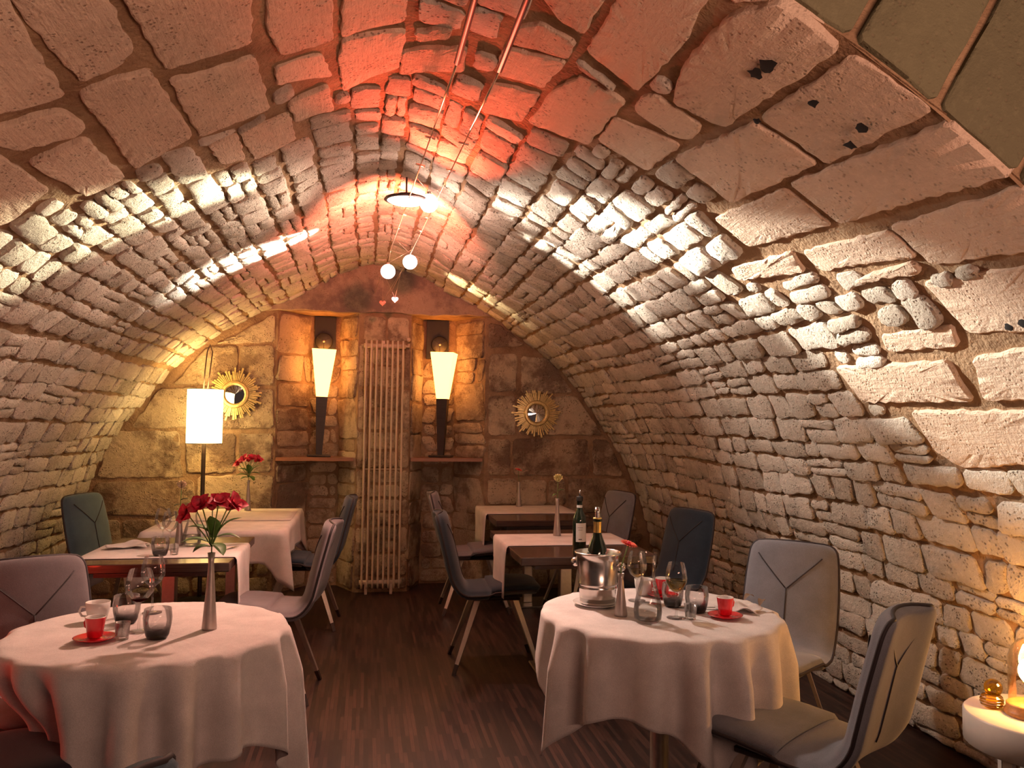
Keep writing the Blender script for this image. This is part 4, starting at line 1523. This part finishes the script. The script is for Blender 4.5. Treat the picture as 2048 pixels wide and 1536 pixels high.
# table with the bottle
vase(1.205, 5.10, ZR, 'tall silver bud vase with the pale yellow rose', .235)
rose(1.205, 5.10, ZR + .235, .105, 'pale yellow rose in the tall silver vase', M_ROSE, M_LEAF, 1.2, 9)
wb = thing('wine_bottle', 'dark wine bottle with white label and steel pourer on the dark table', 'bottle', (1.155, 4.36, .7455))
obj('body', lathe([(0, .004), (.030, .0), (.0365, .006), (.037, .185), (.033, .210), (.018, .240), (.0145, .258), (.0145, .292), (.0165, .294), (.0165, .304), (0, .304)], 30), M_GREENG, wb)
lb = obj('label', ([(.0376 * math.cos(a), .0376 * math.sin(a), z) for z in (.075, .175) for a in [-2.35 + 1.7 * k / 12 for k in range(13)]], [(k, k + 1, k + 14, k + 13) for k in range(12)]), M_PAPER, wb)
for z0, z1, a0, a1 in ((.086, .091, -1.95, -1.45), (.150, .152, -2.1, -1.3), (.138, .140, -2.0, -1.35)):
    obj('printed_line', ([(.0379 * math.cos(a), .0379 * math.sin(a), z) for z in (z0, z1) for a in [a0 + (a1 - a0) * k / 5 for k in range(6)]], [(k, k + 1, k + 7, k + 6) for k in range(5)]), M_INK, lb)
obj('capsule', lathe([(.0155, .256), (.0152, .270)], 22), M_PAPER, wb)
obj('stopper', lathe([(.0175, .292), (.0185, .312), (.016, .318), (0, .318)], 20), M_BLACK, wb)
obj('pourer', tube([(0, 0, .318), (0, 0, .338), (.004, 0, .352)], .0045, 10, r2=.003), M_CHROME, wb)
# table at the end wall
vase(1.30, 6.93, ZR, 'thin silver bud vase with the coral gerbera by the end wall', .21)
gerbera(1.30, 6.93, ZR + .21, (-.006, 0, .100), 'small coral gerbera by the end wall', 1.0)

# ------------------------------------------------------------------ lamps
fl = thing('floor_lamp', 'floor lamp with lit cylindrical shade and looped cable in the left corner', 'lamp', (-1.272, 6.90, 0))
obj('base', lathe([(0, 0), (.17, 0), (.175, .012), (.14, .035), (.05, .055), (.018, .06), (.0, .06)], 36), M_BLACK, fl)
obj('pole', lathe([(.017, .05), (.017, 1.48)], 14), M_BLACKWOOD, fl)
obj('lamp_shade', lathe([(.136, 1.268), (.137, 1.70)], 40), M_SHADE_Y, fl)
obj('shade_ring', join(tube([(.137 * math.cos(a), .137 * math.sin(a), 1.70) for a in [2 * PI * k / 36 for k in range(36)]], .003, 6, True), tube([(.137 * math.cos(a), .137 * math.sin(a), 1.268) for a in [2 * PI * k / 36 for k in range(36)]], .003, 6, True), tube([(-.137, 0, 1.69), (.137, 0, 1.69)], .003, 6)), M_ROD, fl)
obj('cable_loop', tube([(-.012, -.02, 1.69), (-.005, -.02, 1.85), (.008, -.02, 2.0), (.028, -.02, 2.06), (.048, -.02, 2.0), (.034, -.02, 1.85), (.018, -.02, 1.69)], .005, 8), M_ROD, fl)
obj('bulb', ball(.045, (0, 0, 1.50), 16, 10), M_BULB, fl)
light('floor_lamp_light', 'POINT', (-1.272, 6.90, 1.56), 16, (1.0, .68, .26), size=.06)
pw = thing('power_adapter', 'black plug adapter with red indicator on the floor by the floor lamp', 'adapter', (-1.45, 6.75, 0))
obj('case', bbox(-.05, .05, -.03, .03, 0, .05, .008), M_BLACK, pw)
obj('indicator', ball(.011, (-.015, -.033, .035), 10, 6), M_LED, pw)

def frustum(h0, h1, z0, z1):
    V = [(sx * h, sy * h, z) for h, z in ((h0, z0), (h1, z1)) for sx, sy in ((-1, -1), (1, -1), (1, 1), (-1, 1))]
    return V, [(0, 1, 5, 4), (1, 2, 6, 5), (2, 3, 7, 6), (3, 0, 4, 7)]
def torch(x, y, rz, lean, label):
    t = thing('torch_lamp', label, 'lamp', (x, y, 1.148), rz, 'torch lamps in the niches')
    t.rotation_euler = (0, lean, rz)
    obj('base', bbox(-.10, .10, -.07, .07, 0, .018, .005), M_BLACKWOOD, t, smooth=False)
    st = frustum(.026, .050, .018, .522)
    obj('stem', (st[0], st[1] + [(3, 2, 1, 0), (4, 5, 6, 7)]), M_BLACKWOOD, t, smooth=False)
    g = frustum(.049, .104, .522, .935)
    obj('lamp_shade', g, M_SHADE_T, t, smooth=False)
    light('torch_light', 'POINT', (x, y, 1.148 + .70), 2.0, (1.0, .33, .06), size=.04)
    return t
torch(-.40, 7.36, .05, .028, 'lit tapered torch lamp in the left niche')
torch(.665, 7.36, -.30, .018, 'lit tapered torch lamp in the right niche')
for x0, x1, b0, b1, yf, lab in ((-.745, -.10, -.50, -.245, 7.17, 'brown wooden shelf under the left torch lamp'), (.388, 1.015, .505, .795, 7.17, 'brown wooden shelf under the right torch lamp')):
    z0, z1 = 1.118, 1.147
    V = [(x, y, z) for z in (z0, z1) for x, y in ((x0, yf), (x1, yf), (x1, Y1 + .02), (b1, Y1 + NDEEP - .02), (b0, Y1 + NDEEP - .02), (x0, Y1 + .02))]
    F = [(5, 4, 3, 2, 1, 0), (6, 7, 8, 9, 10, 11)] + [(k, (k + 1) % 6, (k + 1) % 6 + 6, k + 6) for k in range(6)]
    tag(obj('niche_shelf', (V, F), M_SHELF, smooth=False), lab, 'shelf', 'niche shelves')
for xa, xb, fx, fz, zb, lab in ((-.468, -.283, -.385, 2.17, 2.04, 'round dark ventilator on the black panel in the left niche'), (.532, .735, .650, 2.17, 2.04, 'round dark ventilator on the black panel in the right niche')):
    yb = Y1 + NDEEP
    t = thing('ventilator', lab, 'ventilator', (fx, yb - .03, fz), 0, 'ventilators in the niches')
    obj('back_panel', box(xa - fx, xb - fx, -.005, .024, zb - fz, NTOP - fz - .005), M_BLACK, t, smooth=False)
    rim = obj('housing', xf(lathe([(0, .035), (.068, .035), (.076, .028), (.078, 0)], 32), Matrix.Rotation(PI / 2, 4, 'X')), M_FAN, t)
    obj('spokes', join(*[beam((0, -.037, 0), (.07 * math.cos(a), -.037, .07 * math.sin(a)), .006, .004, .006, .004, (0, 1, 0)) for a in (.5, 2.6, 4.7)]), M_BLACK, rim, smooth=False)
    obj('hub', xf(lathe([(0, .046), (.010, .046), (.012, .035)], 16), Matrix.Rotation(PI / 2, 4, 'X')), M_VASE, t)
    obj('hook', tube([(-.012, -.01, .074), (-.018, -.01, .088), (-.008, -.01, .098), (.004, -.01, .090)], .003, 6), M_FAN, t)

# radiator on the pier between the niches
rd = thing('radiator', 'tall cream column radiator on the pier between the niches', 'radiator', (.146, 7.11, 0))
xs0 = [-.157 + .314 * k / 7 for k in range(8)]
for k, x in enumerate(xs0):
    obj('tube', tube([(x, -.02, .05), (x, -.02, .10), (x, -.02, 1.1), (x, -.02, 2.12), (x, -.02, 2.155)], .0095, 10), M_RAD, rd)
for z in (.098, 2.11):
    obj('header', tube([(-.178, .008, z), (.178, .008, z)], .020, 12), M_RAD, rd)
obj('cross_bar', tube([(-.157, -.005, 1.055), (.157, -.005, 1.055)], .005, 6), M_RAD, rd)
for x, z in ((-.12, .05), (.09, .05)):
    obj('foot', bbox(x - .012, x + .012, -.015, .025, 0, .09, .003), M_RAD, rd, smooth=False)
v = obj('valve', join(tube([(.178, .008, 2.11), (.205, .008, 2.11), (.205, .008, 2.135)], .011, 10), ball(.020, (.200, .0, 2.17), 12, 8)), M_RAD, rd)
obj('bracket', bbox(-.03, .0, -.01, .065, 2.125, 2.155, .003), M_RAD, rd, smooth=False)

# sunburst mirrors
def sunburst(x, z, label, seed):
    t = thing('sunburst_mirror', label, 'mirror', (x, 7.165, z), 0, 'sunburst mirrors')
    rn = random.Random(seed)
    RX = Matrix.Rotation(PI / 2, 4, 'X')
    obj('glass', xf(lathe([(0, .012), (.082, .006)], 36), RX), M_MIRROR, t)
    obj('frame_ring', xf(lathe([(.078, .010), (.084, .024), (.094, .030), (.100, .024), (.106, .028), (.114, .020), (.118, .0)], 48), RX), M_GOLD, t)
    a = 0.0
    k = 0
    while a < 2 * PI - .02:
        wd = rn.uniform(.065, .115)
        long_ = .195 + .022 * math.sin(k * 1.9) + rn.uniform(-.014, .014)
        c, s = math.cos(a), math.sin(a)
        p0, p1 = Vector((.105 * c, -.008, .105 * s)), Vector((long_ * c, -.004, long_ * s))
        obj('ray', beam(p0, p1, .105 * wd * .82, .010, long_ * wd * .72, .006, (-s, 0, c)), M_GOLD, t, smooth=False)
        a += wd
        k += 1
    return t
sunburst(-1.085, 1.672, 'gilded sunburst mirror behind the floor lamp shade', 3)
sunburst(1.495, 1.550, 'dim gilded sunburst mirror on the dark right part of the end wall', 8)

# cable track with its lamps
A1, B1 = Vector((.285, 2.78, 2.70)), Vector((.046, 7.17, 2.56))
A2, B2 = Vector((.425, 2.72, 2.66)), Vector((.184, 7.17, 2.566))
for A, B, lab in ((A1, B1, 'thin metal track cable under the crown, left of the pair'), (A2, B2, 'thin metal track cable under the crown, right of the pair')):
    t = thing('track_cable', lab, 'cable', tuple(A), 0, 'track cables')
    obj('wire', tube([(0, 0, 0), tuple((B - A) * .5 - Vector((0, 0, .01))), tuple(B - A)], .0028, 7), M_CABLE, t)
    obj('end_rod', tube([(0, 0, 0), (.012, -.55, .025), (.02, -1.0, .040)], .011, 8), M_ROD, t)
    obj('turnbuckle', tube([(0, .0, 0), tuple((B - A).normalized() * .55)], .0048, 8), M_CABLE, t)
    for q in (.16, .24, .43, .50):
        c = (B - A) * q
        obj('clamp', tube([(c.x - .022, c.y, c.z + .004), (c.x + .022, c.y, c.z - .004)], .005, 8), M_STEEL, t)
def cable_at(A, B, y):
    return A + (B - A) * ((y - A.y) / (B.y - A.y))
def globe(p, r, label, a_y, power, mt=None, name='globe_lamp'):
    p = Vector(p)
    t = thing(name, label, 'lamp', tuple(p), 0, 'cable track lamps')
    obj('globe', ball(r, (0, 0, 0), 24, 14), mt or M_BULB, t)
    obj('socket', lathe([(.010, r * .9), (.012, r + .012), (.0, r + .014)], 14), M_STEEL, t)
    for A, B, dy in ((A1, B1, -.14), (A2, B2, -.06)):
        q = cable_at(A, B, a_y + dy)
        obj('suspension_wire', tube([(0, 0, r + .008), tuple(q - p)], .0011, 5), M_CABLE, t)
    return t
globe((.274, 5.6, 2.550), .050, 'lit globe lamp on the track cables, right one of the two far globes', 5.35, 0)
globe((.126, 5.6, 2.478), .050, 'lit globe lamp on the track cables, lower left one of the two far globes', 5.50, 0)
globe((.311, 4.4, 2.640), .050, 'brightest lit globe lamp on the track cables beside the white disc', 4.15, 0)
for p, pw_ in (((.20, 5.55, 2.36), 16), ((.311, 4.36, 2.52), 22)):
    light('globe_light', 'POINT', p, pw_ * .3, (1.0, .66, .54), size=.05)
dl = thing('disc_lamp', 'dark round ceiling disc with lit white underside beside the brightest globe', 'lamp', (.19, 4.42, 2.650), 0)
obj('housing', lathe([(0, .035), (.05, .035), (.062, .022), (.115, .012), (.120, .004), (.112, .0), (0, .0)], 36), M_ROD, dl)
obj('diffuser', lathe([(0, -.020), (.05, -.018), (.085, -.010), (.105, .001)], 36), M_DISC, dl)
obj('hanger', tube([(0, 0, .03), (.0, .0, .13)], .005, 8), M_ROD, dl)
def heart(p, label, mt, ay):
    p = Vector(p)
    t = thing('heart_pendant', label, 'pendant', tuple(p), 0, 'heart pendants')
    out = []
    for k in range(24):
        a = 2 * PI * k / 24
        x = 16 * math.sin(a) ** 3
        z = 13 * math.cos(a) - 5 * math.cos(2 * a) - 2 * math.cos(3 * a) - math.cos(4 * a)
        out.append((x * .0016, z * .0016))
    V = [(x, -.004, z) for x, z in out] + [(x, .004, z) for x, z in out] + [(0, -.012, 0), (0, .012, 0)]
    F = []
    for k in range(24):
        j = (k + 1) % 24
        F += [(k, k + 24, j + 24, j), (k, j, 48), (k + 24, 49, j + 24)]
    obj('heart', (V, F), mt, t)
    for A, B in ((A1, B1), (A2, B2)):
        obj('suspension_wire', tube([(0, 0, .012), tuple(cable_at(A, B, ay) - p)], .0011, 5), M_CABLE, t)
    return t
heart((.107, 6.4, 2.377), 'unlit red heart pendant hanging at the far end of the track cables', M_HEART, 6.1)
heart((.202, 6.4, 2.408), 'lit red heart pendant hanging at the far end of the track cables', M_HEART_L, 6.2)

# ------------------------------------------------------------------ white side table at the right, with the candle lamp
TX, TY = 2.29, 2.49
st_ = thing('side_table', 'white lacquered round side table at the right wall, holding the candle lamp', 'table', (TX, TY, 0))
obj('tabletop', lathe([(0, .478), (.230, .478), (.236, .472), (.236, .374), (.230, .370), (0, .370)], 48), M_WHITE, st_)
for k in range(3):
    a = 3.5 + 2 * PI * k / 3
    obj('leg', beam((.20 * math.cos(a), .20 * math.sin(a), .372), (.20 * math.cos(a), .20 * math.sin(a), 0), .050 if k else .03, .022, .050, .022, (-math.sin(a), math.cos(a), 0)), M_WHITE, st_, smooth=False)
obj('panel', bbox(-.10, .12, -.155, -.135, 0, .372, .004), M_WHITE, st_, smooth=False)
gb = thing('glass_pebble_jar', 'amber-tinted stacked glass ball jar on the white side table', 'jar', (TX - .105, TY + .10, .478))
obj('body', lathe([(0, .004), (.022, .0), (.034, .012), (.038, .028), (.032, .042), (.020, .048)], 28), M_AMBERG, gb)
obj('ball', ball(.030, (.010, .004, .066), 24, 14), M_AMBERG, gb)
obj('ripples', join(*[tube([((.0345 + .003 * math.sin(k * 1.1)) * math.cos(a), (.0345 + .003 * math.sin(k * 1.1)) * math.sin(a), .010 + k * .009) for a in [2 * PI * q / 20 for q in range(20)]], .0018, 5, True) for k in range(4)]), M_AMBERG, gb)
cl = thing('candle_lamp', 'glass cloche lamp glowing orange on a turned wooden base', 'lamp', (TX - .035, TY + .005, .478))
obj('wooden_base', lathe([(0, 0), (.078, 0), (.082, .006), (.080, .016), (.074, .020), (.074, .036), (.068, .042), (0, .042)], 40), M_HONEYW, cl)
obj('cloche', lathe([(.066, .042), (.067, .10), (.066, .19), (.058, .225), (.038, .25), (.012, .262), (0, .263)], 32), M_GLASS, cl)
bl = obj('bulb', ball(.036, (0, 0, .150), 20, 12, 1.2), M_FLAME, cl)
obj('bulb_holder', lathe([(.016, .042), (.016, .095), (.022, .112)], 16), M_FOIL, cl)
